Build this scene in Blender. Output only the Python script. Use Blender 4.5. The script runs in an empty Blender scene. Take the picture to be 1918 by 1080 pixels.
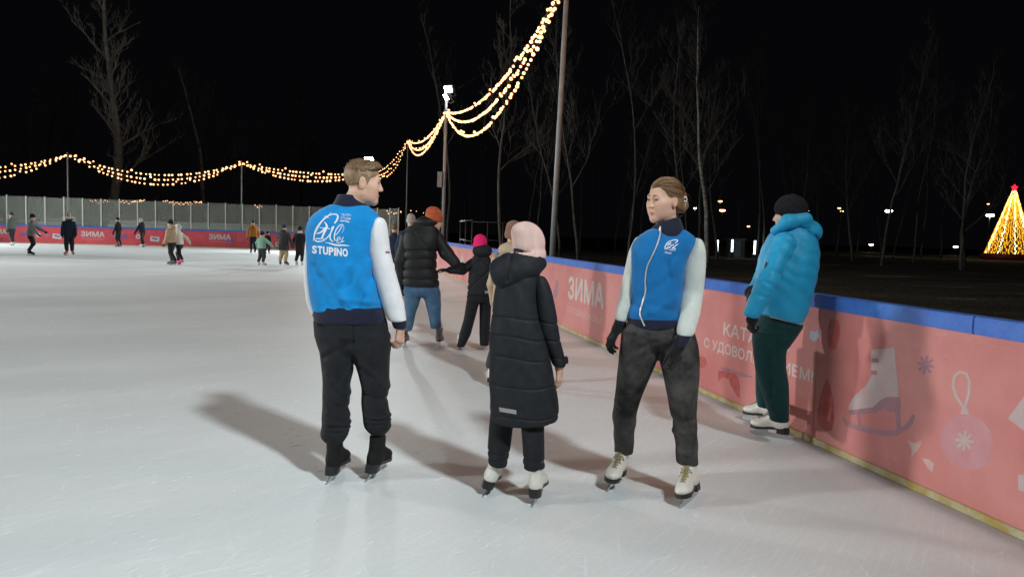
import bpy, bmesh, math, random
import numpy as np
from mathutils import Vector, Matrix
from mathutils.bvhtree import BVHTree
import openvdb

SC = bpy.context.scene
COL = SC.collection

# ------------------------------------------------------------------ camera
F_PX, CAM_H = 1385.0, 1.48            # focal length in photo pixels (1918 wide), camera height
PITCH, ROLL = math.radians(4.3), math.radians(1.75)
_f = np.array([0, math.cos(PITCH), -math.sin(PITCH)])
_u0 = np.array([0, math.sin(PITCH), math.cos(PITCH)])
_r0 = np.array([1.0, 0, 0])
_r = _r0 * math.cos(ROLL) + _u0 * math.sin(ROLL)
_u = -_r0 * math.sin(ROLL) + _u0 * math.cos(ROLL)
EYE = np.array([0, 0, CAM_H])
cam_data = bpy.data.cameras.new("camera")
cam = bpy.data.objects.new("camera", cam_data)
COL.objects.link(cam)
cam_data.sensor_width = 36.0
cam_data.lens = 36.0 * F_PX / 1918.0
cam_data.clip_end = 900.0
cam.matrix_world = Matrix(((_r[0], _u[0], -_f[0], 0), (_r[1], _u[1], -_f[1], 0), (_r[2], _u[2], -_f[2], CAM_H), (0, 0, 0, 1)))
SC.camera = cam

# ------------------------------------------------------------------ night sky, exposure
world = bpy.data.worlds.new("World")
SC.world = world
world.use_nodes = True
wb = world.node_tree.nodes["Background"]
wb.inputs[0].default_value = (0.75, 0.78, 1.0, 1)
wb.inputs[1].default_value = 0.0022
SC.view_settings.view_transform = 'Standard'
SC.view_settings.look = 'None'
SC.view_settings.exposure = 0.0
SC.view_settings.gamma = 1.0
SC.cycles.max_bounces = 6
SC.cycles.sample_clamp_indirect = 4.0

# ------------------------------------------------------------------ pixel helpers (a pixel gives a direction only)
def ray(px, py):
    return _f + _r * (px - 959) / F_PX - _u * (py - 540) / F_PX
def gpt(px, py, z=0.0):
    d = ray(px, py)
    return EYE + d * ((z - CAM_H) / d[2])
def at(px, py, Y):
    d = ray(px, py)
    return EYE + d * (Y / d[1])

# the rink: right-hand board runs along RU, the ice lies to its left (RV)
RW = np.array([3.486, 0.0, 0.0])
RU = np.array([-0.2242, 0.9746, 0.0])
RV = np.array([-0.9746, -0.2242, 0.0])
S_NEAR, S_FAR, WIDTH, RAD = -10.5, 49.5, 30.0, 4.5
BOARD_H = 1.10
def rk(s, v, z=0.0):
    return RW + RU * s + RV * v + np.array([0, 0, z])
def side_px(px, py):                       # pixel -> (s, z) on the near board's face
    d = ray(px, py)
    t = np.dot(RW - EYE, RV) / np.dot(d, RV)
    p = EYE + d * t
    return np.dot(p - RW, RU), p[2]
def far_px(px, py):                        # pixel -> (v, z) on the far board's face
    d = ray(px, py)
    t = np.dot(rk(S_FAR, 0) - EYE, RU) / np.dot(d, RU)
    p = EYE + d * t
    return np.dot(p - RW, RV), p[2]
def col_on_v(px, py, v):                   # column of the picture -> s on the line at distance v from the board
    d = ray(px, py)
    t = np.dot(rk(0, v) - EYE, RV) / np.dot(d, RV)
    p = EYE + d * t
    return np.dot(p - RW, RU), p[2]
def col_on_s(px, py, s):
    d = ray(px, py)
    t = np.dot(rk(s, 0) - EYE, RU) / np.dot(d, RU)
    p = EYE + d * t
    return np.dot(p - RW, RV), p[2]

# ------------------------------------------------------------------ floodlights of the rink (fixtures are built further down)
LIGHT_COL = (0.92, 1.0, 0.99)
FLOODS = {}
def flood(key, pos, aim, power, cone=130, blend=0.8, size=0.35, col=LIGHT_COL):
    l = bpy.data.lights.new("floodlight_beam", 'SPOT')
    l.energy = power; l.color = col; l.shadow_soft_size = size
    l.spot_size = math.radians(cone); l.spot_blend = blend
    o = bpy.data.objects.new("floodlight_beam", l)
    COL.objects.link(o)
    d = Vector(np.array(aim) - np.array(pos)).normalized()
    o.rotation_euler = d.to_track_quat('-Z', 'Y').to_euler()
    o.location = Vector(pos) + d * 0.22
    FLOODS[key] = (Vector(pos), d, o)
_sE, _zE = col_on_v(836, 182, -0.6)
_vC, _zC = col_on_s(692, 300, S_FAR - 3.2)
WARM = (0.96, 0.985, 0.965)
flood('key', rk(-2.4, -0.55, 8.0), rk(12.0, 14.5), 5500, cone=104, blend=1.0, size=0.42, col=(0.84, 0.97, 1.0))
flood('corner', rk(S_FAR - 3.2, _vC, _zC), rk(36, 9), 6000, cone=135, blend=0.5)
flood('side', rk(_sE, -0.6, _zE), rk(_sE - 1.5, 9), 1900, cone=105, blend=0.6)
flood('across', rk(27.0, WIDTH + 0.6, 8.0), rk(21, 18), 15500, cone=90, blend=0.7, size=1.1, col=WARM)
flood('across_near', rk(4.0, WIDTH + 0.6, 8.0), rk(9, 18), 15000, cone=90, blend=0.7, size=1.1, col=WARM)
flood('across_far', rk(44.0, WIDTH + 0.6, 8.0), rk(41, 15), 13500, cone=92, blend=0.7, size=1.0)

# ------------------------------------------------------------------ materials
MATS = {}
def mat(name, col, rough=0.6, spec=0.4, var=0.0, vscale=8.0, bump=0.0, bscale=120.0, bdist=0.002, metal=0.0, sheen=0.0,
        col2=None, stretch=None, emit=None, estr=0.0, sss=0.0, alpha=1.0, detail=6.0):
    if name in MATS: return MATS[name]
    m = bpy.data.materials.new(name); m.use_nodes = True
    nt = m.node_tree; b = nt.nodes["Principled BSDF"]
    b.inputs["Base Color"].default_value = (*col, 1)
    b.inputs["Roughness"].default_value = rough
    b.inputs["Specular IOR Level"].default_value = spec
    b.inputs["Metallic"].default_value = metal
    b.inputs["Alpha"].default_value = alpha
    if sheen: b.inputs["Sheen Weight"].default_value = sheen; b.inputs["Sheen Roughness"].default_value = 0.5
    if sss:
        b.inputs["Subsurface Weight"].default_value = sss
        b.inputs["Subsurface Radius"].default_value = (0.012, 0.005, 0.003)
        b.inputs["Subsurface Scale"].default_value = 1.0
    if emit:
        b.inputs["Emission Color"].default_value = (*emit, 1); b.inputs["Emission Strength"].default_value = estr
    if var or bump:
        tc = nt.nodes.new("ShaderNodeTexCoord"); src = tc.outputs["Object"]
        if stretch:
            mp = nt.nodes.new("ShaderNodeMapping"); mp.inputs["Scale"].default_value = stretch
            nt.links.new(src, mp.inputs["Vector"]); src = mp.outputs["Vector"]
        if var:
            n = nt.nodes.new("ShaderNodeTexNoise"); n.inputs["Scale"].default_value = vscale; n.inputs["Detail"].default_value = detail
            n.inputs["Roughness"].default_value = 0.65
            nt.links.new(src, n.inputs["Vector"])
            r = nt.nodes.new("ShaderNodeValToRGB")
            c2 = col2 or tuple(min(1, c * (1 + var)) for c in col)
            c1 = col if col2 else tuple(c * (1 - var) for c in col)
            r.color_ramp.elements[0].position = 0.36; r.color_ramp.elements[1].position = 0.66
            r.color_ramp.elements[0].color = (*c1, 1); r.color_ramp.elements[1].color = (*c2, 1)
            nt.links.new(n.outputs["Fac"], r.inputs["Fac"]); nt.links.new(r.outputs["Color"], b.inputs["Base Color"])
        if bump:
            n2 = nt.nodes.new("ShaderNodeTexNoise"); n2.inputs["Scale"].default_value = bscale; n2.inputs["Detail"].default_value = 4.0
            nt.links.new(src, n2.inputs["Vector"])
            bp = nt.nodes.new("ShaderNodeBump"); bp.inputs["Strength"].default_value = bump; bp.inputs["Distance"].default_value = bdist
            nt.links.new(n2.outputs["Fac"], bp.inputs["Height"]); nt.links.new(bp.outputs["Normal"], b.inputs["Normal"])
    MATS[name] = m
    return m

def fabric(name, col, var=0.10, rough=0.85, sheen=0.15, bump=0.35, bscale=260, vscale=14, **k):
    return mat(name, col, rough=rough, spec=0.2, var=var, vscale=vscale, bump=bump, bscale=bscale, bdist=0.0015, sheen=sheen, **k)

def ice_material():
    m = bpy.data.materials.new("ice"); m.use_nodes = True
    nt = m.node_tree; b = nt.nodes["Principled BSDF"]; L = nt.links
    tc = nt.nodes.new("ShaderNodeTexCoord")
    def noise(scale, rot, stretch, detail=5, rough=0.6, dist=0.0):
        mp = nt.nodes.new("ShaderNodeMapping"); mp.vector_type = 'TEXTURE'
        mp.inputs["Rotation"].default_value = (0, 0, math.radians(rot)); mp.inputs["Scale"].default_value = stretch
        L.new(tc.outputs["Object"], mp.inputs["Vector"])
        n = nt.nodes.new("ShaderNodeTexNoise"); n.inputs["Scale"].default_value = scale; n.inputs["Detail"].default_value = detail
        n.inputs["Roughness"].default_value = rough; n.inputs["Distortion"].default_value = dist
        L.new(mp.outputs["Vector"], n.inputs["Vector"]); return n.outputs["Fac"]
    def ramp(fac, a, bb, lo=0.0, hi=1.0):
        r = nt.nodes.new("ShaderNodeMapRange"); r.inputs[1].default_value = a; r.inputs[2].default_value = bb
        r.inputs[3].default_value = lo; r.inputs[4].default_value = hi; r.interpolation_type = 'SMOOTHSTEP'
        L.new(fac, r.inputs[0]); return r.outputs[0]
    def math_(op, a, c):
        n = nt.nodes.new("ShaderNodeMath"); n.operation = op
        for i, x in enumerate((a, c)):
            if isinstance(x, (int, float)): n.inputs[i].default_value = x
            else: L.new(x, n.inputs[i])
        return n.outputs[0]
    s1 = ramp(noise(26, 57, (16, 0.5, 1), 5, 0.75, 0.25), 0.50, 0.70)
    s2 = ramp(noise(20, 32, (18, 0.5, 1), 5, 0.75, 0.25), 0.54, 0.72)
    s3 = ramp(noise(12, 118, (10, 0.5, 1), 4, 0.7, 0.3), 0.60, 0.74)
    s4 = ramp(noise(17, 85, (14, 0.4, 1), 3, 0.7, 0.2), 0.60, 0.72)
    sc = math_('ADD', math_('ADD', s1, s2), math_('ADD', math_('MULTIPLY', s3, 0.8), s4))
    patch = ramp(noise(0.55, 30, (2.2, 1, 1), 6, 0.6), 0.3, 0.7)
    fine = noise(60, 50, (2.2, 1, 1), 6, 0.75)
    sc2 = math_('MULTIPLY', sc, math_('ADD', math_('MULTIPLY', patch, 0.7), 0.3))
    mix = nt.nodes.new("ShaderNodeMix"); mix.data_type = 'RGBA'
    mix.inputs[6].default_value = (0.57, 0.59, 0.595, 1); mix.inputs[7].default_value = (0.90, 0.91, 0.91, 1)
    fac = math_('ADD', math_('ADD', math_('MULTIPLY', sc2, 0.38), math_('MULTIPLY', patch, 0.22)), math_('MULTIPLY', fine, 0.42))
    L.new(fac, mix.inputs[0]); L.new(mix.outputs[2], b.inputs["Base Color"])
    rg = math_('ADD', math_('MULTIPLY', sc2, 0.10), math_('ADD', 0.52, math_('MULTIPLY', patch, 0.10)))
    L.new(rg, b.inputs["Roughness"])
    b.inputs["Specular IOR Level"].default_value = 0.30; b.inputs["IOR"].default_value = 1.31
    bp = nt.nodes.new("ShaderNodeBump"); bp.inputs["Strength"].default_value = 0.22; bp.inputs["Distance"].default_value = 0.003
    L.new(math_('ADD', sc, math_('MULTIPLY', fine, 0.8)), bp.inputs["Height"]); L.new(bp.outputs["Normal"], b.inputs["Normal"])
    return m

# ------------------------------------------------------------------ object helpers
def tag(o, label=None, cat=None, group=None, kind=None):
    if label: o["label"] = label
    if cat: o["category"] = cat
    if group: o["group"] = group
    if kind: o["kind"] = kind
    return o
def empty(name, loc=(0, 0, 0), label=None, cat=None, group=None):
    o = bpy.data.objects.new(name, None); COL.objects.link(o); o.location = loc
    o.empty_display_size = 0.2
    return tag(o, label, cat, group)
def link(name, me, material=None, parent=None, loc=(0, 0, 0), smooth=False):
    o = bpy.data.objects.new(name, me); COL.objects.link(o)
    if material and not me.materials: me.materials.append(material)
    if parent: o.parent = parent
    o.location = loc
    if smooth: me.polygons.foreach_set("use_smooth", [True] * len(me.polygons))
    return o
def mesh(name, verts, faces, material=None, parent=None, loc=(0, 0, 0), smooth=False):
    me = bpy.data.meshes.new(name); me.from_pydata([tuple(v) for v in verts], [], faces); me.update()
    return link(name, me, material, parent, loc, smooth)
BOXF = [(0, 3, 2, 1), (4, 5, 6, 7), (0, 1, 5, 4), (1, 2, 6, 5), (2, 3, 7, 6), (3, 0, 4, 7)]
def box_verts(o, ax, ay, az):
    o, ax, ay, az = map(np.array, (o, ax, ay, az))
    return [o, o + ax, o + ax + ay, o + ay, o + az, o + ax + az, o + ax + ay + az, o + ay + az]
def boxo(name, o, ax, ay, az, material, parent=None, bevel=0.0):
    bm = bmesh.new()
    vs = [bm.verts.new(Vector(v)) for v in box_verts(o, ax, ay, az)]
    for f in BOXF: bm.faces.new([vs[i] for i in f])
    bmesh.ops.recalc_face_normals(bm, faces=bm.faces)
    if bevel: bmesh.ops.bevel(bm, geom=bm.edges[:], offset=bevel, segments=2, affect='EDGES')
    me = bpy.data.meshes.new(name); bm.to_mesh(me); bm.free()
    return link(name, me, material, parent)
def tube_data(pts, rads, sides=6, cap=True):
    pts = [np.array(p, float) for p in pts]; V = []; Fc = []
    for i, p in enumerate(pts):
        t = pts[min(i + 1, len(pts) - 1)] - pts[max(i - 1, 0)]
        t = t / (np.linalg.norm(t) + 1e-9)
        a = np.cross(t, [0, 0, 1.0]);
        if np.linalg.norm(a) < 0.05: a = np.cross(t, [1.0, 0, 0])
        a /= np.linalg.norm(a); b = np.cross(t, a)
        r = rads[i] if hasattr(rads, '__len__') else rads
        for k in range(sides):
            q = 2 * math.pi * k / sides
            V.append(p + (a * math.cos(q) + b * math.sin(q)) * r)
    for i in range(len(pts) - 1):
        for k in range(sides):
            k2 = (k + 1) % sides
            Fc.append((i * sides + k, i * sides + k2, (i + 1) * sides + k2, (i + 1) * sides + k))
    if cap:
        Fc.append(tuple(range(sides))[::-1]); n = (len(pts) - 1) * sides; Fc.append(tuple(range(n, n + sides)))
    return V, Fc
def join_data(parts):
    V = []; Fc = []
    for v, f in parts:
        n = len(V); V += list(v); Fc += [tuple(i + n for i in q) for q in f]
    return V, Fc
def tube(name, pts, rads, material, parent=None, sides=6, smooth=True, loc=(0, 0, 0)):
    v, f = tube_data(pts, rads, sides)
    return mesh(name, v, f, material, parent, loc, smooth)

# ------------------------------------------------------------------ implicit-surface modelling (bodies, clothes, boots)
def nz(v): v = np.array(v, float); return v / (np.linalg.norm(v) + 1e-12)
class Shape:
    def __init__(s, vox): s.vox = vox; s.ops = []; s.post = []
    def cone(s, a, b, ra, rb, k=0.02, mode='u', flat=None):        # flat = (axis, factor)
        s.ops.append(('cone', (np.array(a, float), np.array(b, float), ra, rb, flat), k, mode)); return s
    def chain(s, pts, rads, k=0.02, mode='u', flat=None):
        for i in range(len(pts) - 1): s.cone(pts[i], pts[i + 1], rads[i], rads[i + 1], k, mode, flat)
        return s
    def ell(s, c, rad, M=None, k=0.02, mode='u'):
        s.ops.append(('ell', (np.array(c, float), np.array(rad, float), np.eye(3) if M is None else np.array(M, float)), k, mode)); return s
    def loft(s, sts, yaw=0.0, n=2.3, k=0.02, mode='u', cap=0.012):  # sts: (z, cx, cy, hw, hd)
        a = np.array(sorted(sts), float)
        zz = np.linspace(a[0, 0], a[-1, 0], 96)
        T = np.stack([np.interp(zz, a[:, 0], a[:, i]) for i in range(1, 5)], 1)
        w = np.hanning(13); w /= w.sum()
        P = np.pad(T, ((6, 6), (0, 0)), mode='reflect', reflect_type='odd')
        T = np.stack([np.convolve(P[:, i], w, 'valid') for i in range(4)], 1)
        T[:, 2:] = np.maximum(T[:, 2:], 0.004)
        s.ops.append(('loft', (zz, T, yaw, n, cap), k, mode)); return s
    def plane(s, p, nrm, k=0.004):                                   # keeps the side the normal points away from
        s.ops.append(('plane', (np.array(p, float), nz(nrm)), k, 'i')); return s
    def include(s, other, inflate=0.0, k=0.02):
        for kind, pr, kk, mode in other.ops:
            if kind == 'plane' or mode != 'u': continue
            s.ops.append((kind, pr + (inflate,), max(k, kk), mode))
        return s
    def bounds(s):
        lo = np.full(3, 1e9); hi = np.full(3, -1e9)
        for kind, pr, k, mode in s.ops:
            if mode != 'u': continue
            l, h = s.obox(kind, pr); lo = np.minimum(lo, l); hi = np.maximum(hi, h)
        pad = 5 * s.vox + 0.012
        return lo - pad, hi + pad
    @staticmethod
    def obox(kind, pr):
        if kind == 'cone':
            a, b, ra, rb = pr[:4]; f = max(1.0, pr[4][1]) if pr[4] else 1.0
            return np.minimum(a - ra * f, b - rb * f), np.maximum(a + ra * f, b + rb * f)
        if kind == 'ell':
            e = np.abs(pr[2].T) @ pr[1]; return pr[0] - e, pr[0] + e
        zz, T = pr[:2]; e = np.maximum(T[:, 2], T[:, 3])
        return (np.array([(T[:, 0] - e).min(), (T[:, 1] - e).min(), zz[0]]), np.array([(T[:, 0] + e).max(), (T[:, 1] + e).max(), zz[-1]]))
    def block(s, lo, hi, pad):
        sl = []; co = []
        for i in range(3):
            i0 = max(0, int((lo[i] - pad - s.lo[i]) / s.vox)); i1 = min(s.n[i], int((hi[i] + pad - s.lo[i]) / s.vox) + 2)
            if i1 <= i0: return None, None
            sl.append(slice(i0, i1)); co.append(s.ax[i][i0:i1])
        return tuple(sl), (co[0][:, None, None], co[1][None, :, None], co[2][None, None, :])
    def eval(s):
        s.lo, hi = s.bounds()
        s.n = np.ceil((hi - s.lo) / s.vox).astype(int) + 1
        s.ax = [(s.lo[i] + s.vox * np.arange(s.n[i])).astype(np.float32) for i in range(3)]
        s.a = np.full(s.n, 1.0, np.float32)
        for kind, pr, k, mode in s.ops:
            if kind == 'plane':
                p, n = pr[:2]
                d = (s.ax[0][:, None, None] - p[0]) * n[0] + (s.ax[1][None, :, None] - p[1]) * n[1] + (s.ax[2][None, None, :] - p[2]) * n[2]
                s.a = np.maximum(s.a, d.astype(np.float32)); continue
            inf = 0.0
            if kind == 'cone' and len(pr) > 5: inf = pr[5]
            if kind == 'ell' and len(pr) > 3: inf = pr[3]
            if kind == 'loft' and len(pr) > 5: inf = pr[5]
            lo, h2 = s.obox(kind, pr)
            sl, X = s.block(lo, h2, 4 * s.vox + k + max(inf, 0))
            if sl is None: continue
            if kind == 'cone':
                a, b, ra, rb, flat = pr[:5]
                ba = b - a; L = float(ba @ ba) + 1e-12
                q = [X[i] - a[i] for i in range(3)]
                t = np.clip((q[0] * ba[0] + q[1] * ba[1] + q[2] * ba[2]) / L, 0, 1)
                q = [q[i] - t * ba[i] for i in range(3)]
                if flat:
                    ax, fc = nz(flat[0]), flat[1]
                    w = q[0] * ax[0] + q[1] * ax[1] + q[2] * ax[2]; c = 1.0 / fc - 1.0
                    q = [q[i] + w * ax[i] * c for i in range(3)]
                d = np.sqrt(q[0] ** 2 + q[1] ** 2 + q[2] ** 2) - np.maximum(ra + (rb - ra) * t + inf, 0.002)
            elif kind == 'ell':
                c, rad, M = pr[:3]; rad = np.maximum(rad + inf, 0.003)
                q = [X[i] - c[i] for i in range(3)]
                e = [(q[0] * M[j][0] + q[1] * M[j][1] + q[2] * M[j][2]) / rad[j] for j in range(3)]
                l = np.sqrt(e[0] ** 2 + e[1] ** 2 + e[2] ** 2)
                g = np.sqrt((e[0] / rad[0]) ** 2 + (e[1] / rad[1]) ** 2 + (e[2] / rad[2]) ** 2) + 1e-9
                d = l * (l - 1.0) / g
            else:
                zz, T, yaw, n, cap = pr[:5]
                Z = X[2][0, 0]
                cx, cy, hw, hd = [np.interp(Z, zz, T[:, i]).astype(np.float32) for i in range(4)]
                hw = np.maximum(hw + inf, 0.006); hd = np.maximum(hd + inf, 0.006)
                dx = X[0] - cx; dy = X[1] - cy
                cu, su = math.cos(yaw), math.sin(yaw)
                u = np.abs(dx * cu + dy * su) / hw; v = np.abs(-dx * su + dy * cu) / hd
                l = (u ** n + v ** n) ** (1.0 / n)
                d = (l - 1.0) * (hw * hd * l / np.sqrt((u * hd) ** 2 + (v * hw) ** 2 + 1e-9)).clip(0.3 * np.minimum(hw, hd), np.maximum(hw, hd))
                zc = np.maximum(zz[0] - inf - Z, Z - zz[-1] - inf) + 0 * d
                h = np.maximum(cap - np.abs(d - zc), 0) / cap
                d = np.maximum(d, zc) + h * h * cap * 0.25
            cur = s.a[sl]; d = d.astype(np.float32)
            if mode == 'u':
                h = np.maximum(k - np.abs(cur - d), 0) / k; s.a[sl] = np.minimum(cur, d) - h * h * k * 0.25
            else:
                d = -d; h = np.maximum(k - np.abs(cur - d), 0) / k; s.a[sl] = np.maximum(cur, d) + h * h * k * 0.25
        for p in s.post: p(s)
    # surface relief
    def noise(s, seed, freq):                                         # smooth noise field, freq in 1/m per axis
        rng = np.random.RandomState(seed); Bs = []; ns = []
        for i in range(3):
            x = (s.ax[i] - s.ax[i][0]) * freq[i]; m = int(x[-1]) + 5; B = np.zeros((len(x), m), np.float32)
            i0 = x.astype(int); t = x - i0
            for j, wv in enumerate(((1 - t) ** 3 / 6, (3 * t ** 3 - 6 * t ** 2 + 4) / 6, (-3 * t ** 3 + 3 * t ** 2 + 3 * t + 1) / 6, t ** 3 / 6)):
                B[np.arange(len(x)), i0 + j] = wv
            Bs.append(B); ns.append(m)
        R = rng.uniform(-1.8, 1.8, ns).astype(np.float32)
        A = np.tensordot(Bs[0], R, (1, 0)); A = np.tensordot(A, Bs[1], (1, 1)); A = np.tensordot(A, Bs[2], (1, 1))
        return A
    def ripple(s, seed, amp, freq):
        s.post.append(lambda S: S.a.__isub__((amp * S.noise(seed, freq)).astype(np.float32))); return s
    def waves(s, seed, amp, dirv, warp=2.0, wf=(5, 5, 5), mask=None):  # slanted cloth folds; dirv in rad/m
        def f(S):
            ph = S.ax[0][:, None, None] * dirv[0] + S.ax[1][None, :, None] * dirv[1] + S.ax[2][None, None, :] * dirv[2]
            w = np.sin(ph + warp * S.noise(seed, wf)) * (0.55 + 0.45 * S.noise(seed + 1, (4, 4, 4)))
            if mask is not None: w = w * np.clip(1 - np.abs(S.ax[2] - mask[0]) / mask[1], 0, 1)[None, None, :]
            S.a -= (amp * w).astype(np.float32)
        s.post.append(f); return s
    def rings(s, zs, depth, width, tilt=(0, 0), bulge=0.0, wob=0.0, seed=1):  # quilting seams around a garment
        def f(S):
            Z = S.ax[2][None, None, :] + tilt[0] * S.ax[0][:, None, None] + tilt[1] * S.ax[1][None, :, None]
            if wob: Z = Z + wob * S.noise(seed, (7, 7, 7))
            dz = np.min(np.stack([np.abs(Z - z) for z in zs]), 0) if len(zs) < 3 else None
            if dz is None:
                dz = np.abs(Z - zs[0])
                for z in zs[1:]: dz = np.minimum(dz, np.abs(Z - z))
            S.a += (depth * np.exp(-(dz / width) ** 2) - bulge * (1 - np.exp(-(dz / (3 * width)) ** 2))).astype(np.float32)
        s.post.append(f); return s
    def fold(s, a, b, width, amp, flat=True):                                    # one ridge (+) or crease (-) along a line
        a = np.array(a, float); b = np.array(b, float)
        if flat:                                                       # a line seen from the front: lies wherever the cloth is
            off = np.array([0, 0.16, 0]); lo_, hi_ = np.minimum(a, b) - off, np.maximum(a, b) + off
            a = a * [1, 0, 1]; b = b * [1, 0, 1]
        else: lo_, hi_ = np.minimum(a, b), np.maximum(a, b)
        def f(S):
            sl, X = S.block(lo_, hi_, 3 * width)
            if sl is None: return
            ba = b - a; L = float(ba @ ba) + 1e-12; q = [X[i] - a[i] for i in range(3)]
            if flat: q[1] = 0.0
            t = np.clip((q[0] * ba[0] + q[1] * ba[1] + q[2] * ba[2]) / L, 0, 1)
            d2 = sum((q[i] - t * ba[i]) ** 2 for i in range(3))
            S.a[sl] -= (amp * np.exp(-d2 / width ** 2)).astype(np.float32)
        s.post.append(f); return s
    def carve(s, fn): s.post.append(fn); return s
    def build(s, name, material, parent=None, base=(0, 0, 0), smooth=True):
        s.eval()
        arr = np.ascontiguousarray(np.clip(s.a / s.vox, -3, 3).astype(np.float32))
        g = openvdb.FloatGrid(3.0); g.copyFromArray(arr)
        pts, quads = g.convertToQuads(0.0)
        pts = pts.astype(np.float64) * s.vox + s.lo - np.array(base)
        q = quads.astype(np.int64)
        p0, p1, p2 = pts[q[:, 0]], pts[q[:, 1]], pts[q[:, 2]]
        if np.einsum('ij,ij->i', p0, np.cross(p1, p2)).sum() < 0: pass
        vol = np.einsum('ij,ij->i', p0 - pts.mean(0), np.cross(p1 - p0, p2 - p0)).sum()
        if vol < 0: q = q[:, ::-1]
        me = bpy.data.meshes.new(name)
        me.vertices.add(len(pts)); me.vertices.foreach_set("co", pts.astype(np.float32).ravel())
        me.loops.add(q.size); me.loops.foreach_set("vertex_index", q.astype(np.int32).ravel())
        me.polygons.add(len(q)); me.polygons.foreach_set("loop_start", np.arange(0, q.size, 4, dtype=np.int32))
        me.update(calc_edges=True)
        if smooth: me.polygons.foreach_set("use_smooth", np.ones(len(q), bool))
        if material: me.materials.append(material)
        s.a = None
        o = bpy.data.objects.new(name, me); COL.objects.link(o)
        if parent: o.parent = parent
        return o
# ================================================================== THE SETTING
# ground: dark winter lawn with thin snow
def ground_material():
    m = bpy.data.materials.new("winter_lawn"); m.use_nodes = True
    nt = m.node_tree; b = nt.nodes["Principled BSDF"]; L = nt.links
    tc = nt.nodes.new("ShaderNodeTexCoord")
    n = nt.nodes.new("ShaderNodeTexNoise"); n.inputs["Scale"].default_value = 0.22; n.inputs["Detail"].default_value = 9; n.inputs["Roughness"].default_value = 0.68
    mp = nt.nodes.new("ShaderNodeMapping"); mp.inputs["Scale"].default_value = (0.6, 1.8, 1)
    L.new(tc.outputs["Object"], mp.inputs["Vector"]); L.new(mp.outputs["Vector"], n.inputs["Vector"])
    r = nt.nodes.new("ShaderNodeValToRGB")
    e = r.color_ramp.elements
    e[0].position = 0.35; e[0].color = (0.050, 0.045, 0.034, 1); e[1].position = 0.70; e[1].color = (0.60, 0.58, 0.55, 1)
    x = e.new(0.59); x.color = (0.10, 0.09, 0.072, 1)
    L.new(n.outputs["Fac"], r.inputs["Fac"]); L.new(r.outputs["Color"], b.inputs["Base Color"])
    b.inputs["Roughness"].default_value = 0.95; b.inputs["Specular IOR Level"].default_value = 0.1
    n2 = nt.nodes.new("ShaderNodeTexNoise"); n2.inputs["Scale"].default_value = 6; n2.inputs["Detail"].default_value = 8
    L.new(tc.outputs["Object"], n2.inputs["Vector"])
    bp = nt.nodes.new("ShaderNodeBump"); bp.inputs["Strength"].default_value = 0.8; bp.inputs["Distance"].default_value = 0.1
    L.new(n2.outputs["Fac"], bp.inputs["Height"]); L.new(bp.outputs["Normal"], b.inputs["Normal"])
    return m
gv = []; gf = []
rng = random.Random(4)
for j in range(41):
    for i in range(41):
        x = -420 + 21 * i; y = -320 + 21 * j
        gv.append((x, y, -0.06))
for j in range(40):
    for i in range(40):
        a = j * 41 + i; gf.append((a, a + 1, a + 42, a + 41))
tag(mesh("ground", gv, gf, ground_material()), kind="structure")

# the ice sheet: rounded rectangle
def rink_outline(off, n=10):
    P = []
    r = RAD + off
    for cs, cv, a0 in ((S_NEAR + RAD, RAD, 180), (S_FAR - RAD, RAD, 270), (S_FAR - RAD, WIDTH - RAD, 0), (S_NEAR + RAD, WIDTH - RAD, 90)):
        for i in range(n + 1):
            q = math.radians(a0 + 90 * i / n)
            P.append((cs + r * math.cos(q), cv + r * math.sin(q)))
    return P
ol = rink_outline(0.05)
ME_ICE = bpy.data.meshes.new("ice")
iv = [rk(s, v, 0.0) for s, v in ol]
me = ME_ICE; me.from_pydata([tuple(p) for p in iv], [], [tuple(range(len(iv)))]); me.update()
if me.polygons[0].normal.z < 0: me.flip_normals()
ice = link("ice", me, ice_material()); tag(ice, kind="structure")

# glints painted on ice as white scratch ridges: tiny slivers, too many to count
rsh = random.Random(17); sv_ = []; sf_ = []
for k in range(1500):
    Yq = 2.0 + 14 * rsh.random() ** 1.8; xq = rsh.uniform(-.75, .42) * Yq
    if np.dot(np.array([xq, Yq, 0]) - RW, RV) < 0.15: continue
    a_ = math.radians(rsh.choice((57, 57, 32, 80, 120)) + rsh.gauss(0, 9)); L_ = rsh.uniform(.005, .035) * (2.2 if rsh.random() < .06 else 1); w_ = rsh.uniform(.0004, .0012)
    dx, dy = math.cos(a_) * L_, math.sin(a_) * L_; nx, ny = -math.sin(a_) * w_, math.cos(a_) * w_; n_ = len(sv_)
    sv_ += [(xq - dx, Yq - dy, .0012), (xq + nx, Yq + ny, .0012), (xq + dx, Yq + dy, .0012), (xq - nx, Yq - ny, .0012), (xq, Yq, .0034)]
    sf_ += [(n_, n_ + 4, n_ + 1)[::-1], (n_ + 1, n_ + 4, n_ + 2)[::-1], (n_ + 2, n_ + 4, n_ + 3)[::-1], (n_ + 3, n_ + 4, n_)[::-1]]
tag(mesh("scratch_glints", sv_, sf_, mat("scratch_glints", (0.92, 0.93, 0.94), rough=0.5)), "fine white scratch slivers painted as glints, scattered over the ice", "painted glints", kind="stuff")

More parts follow.
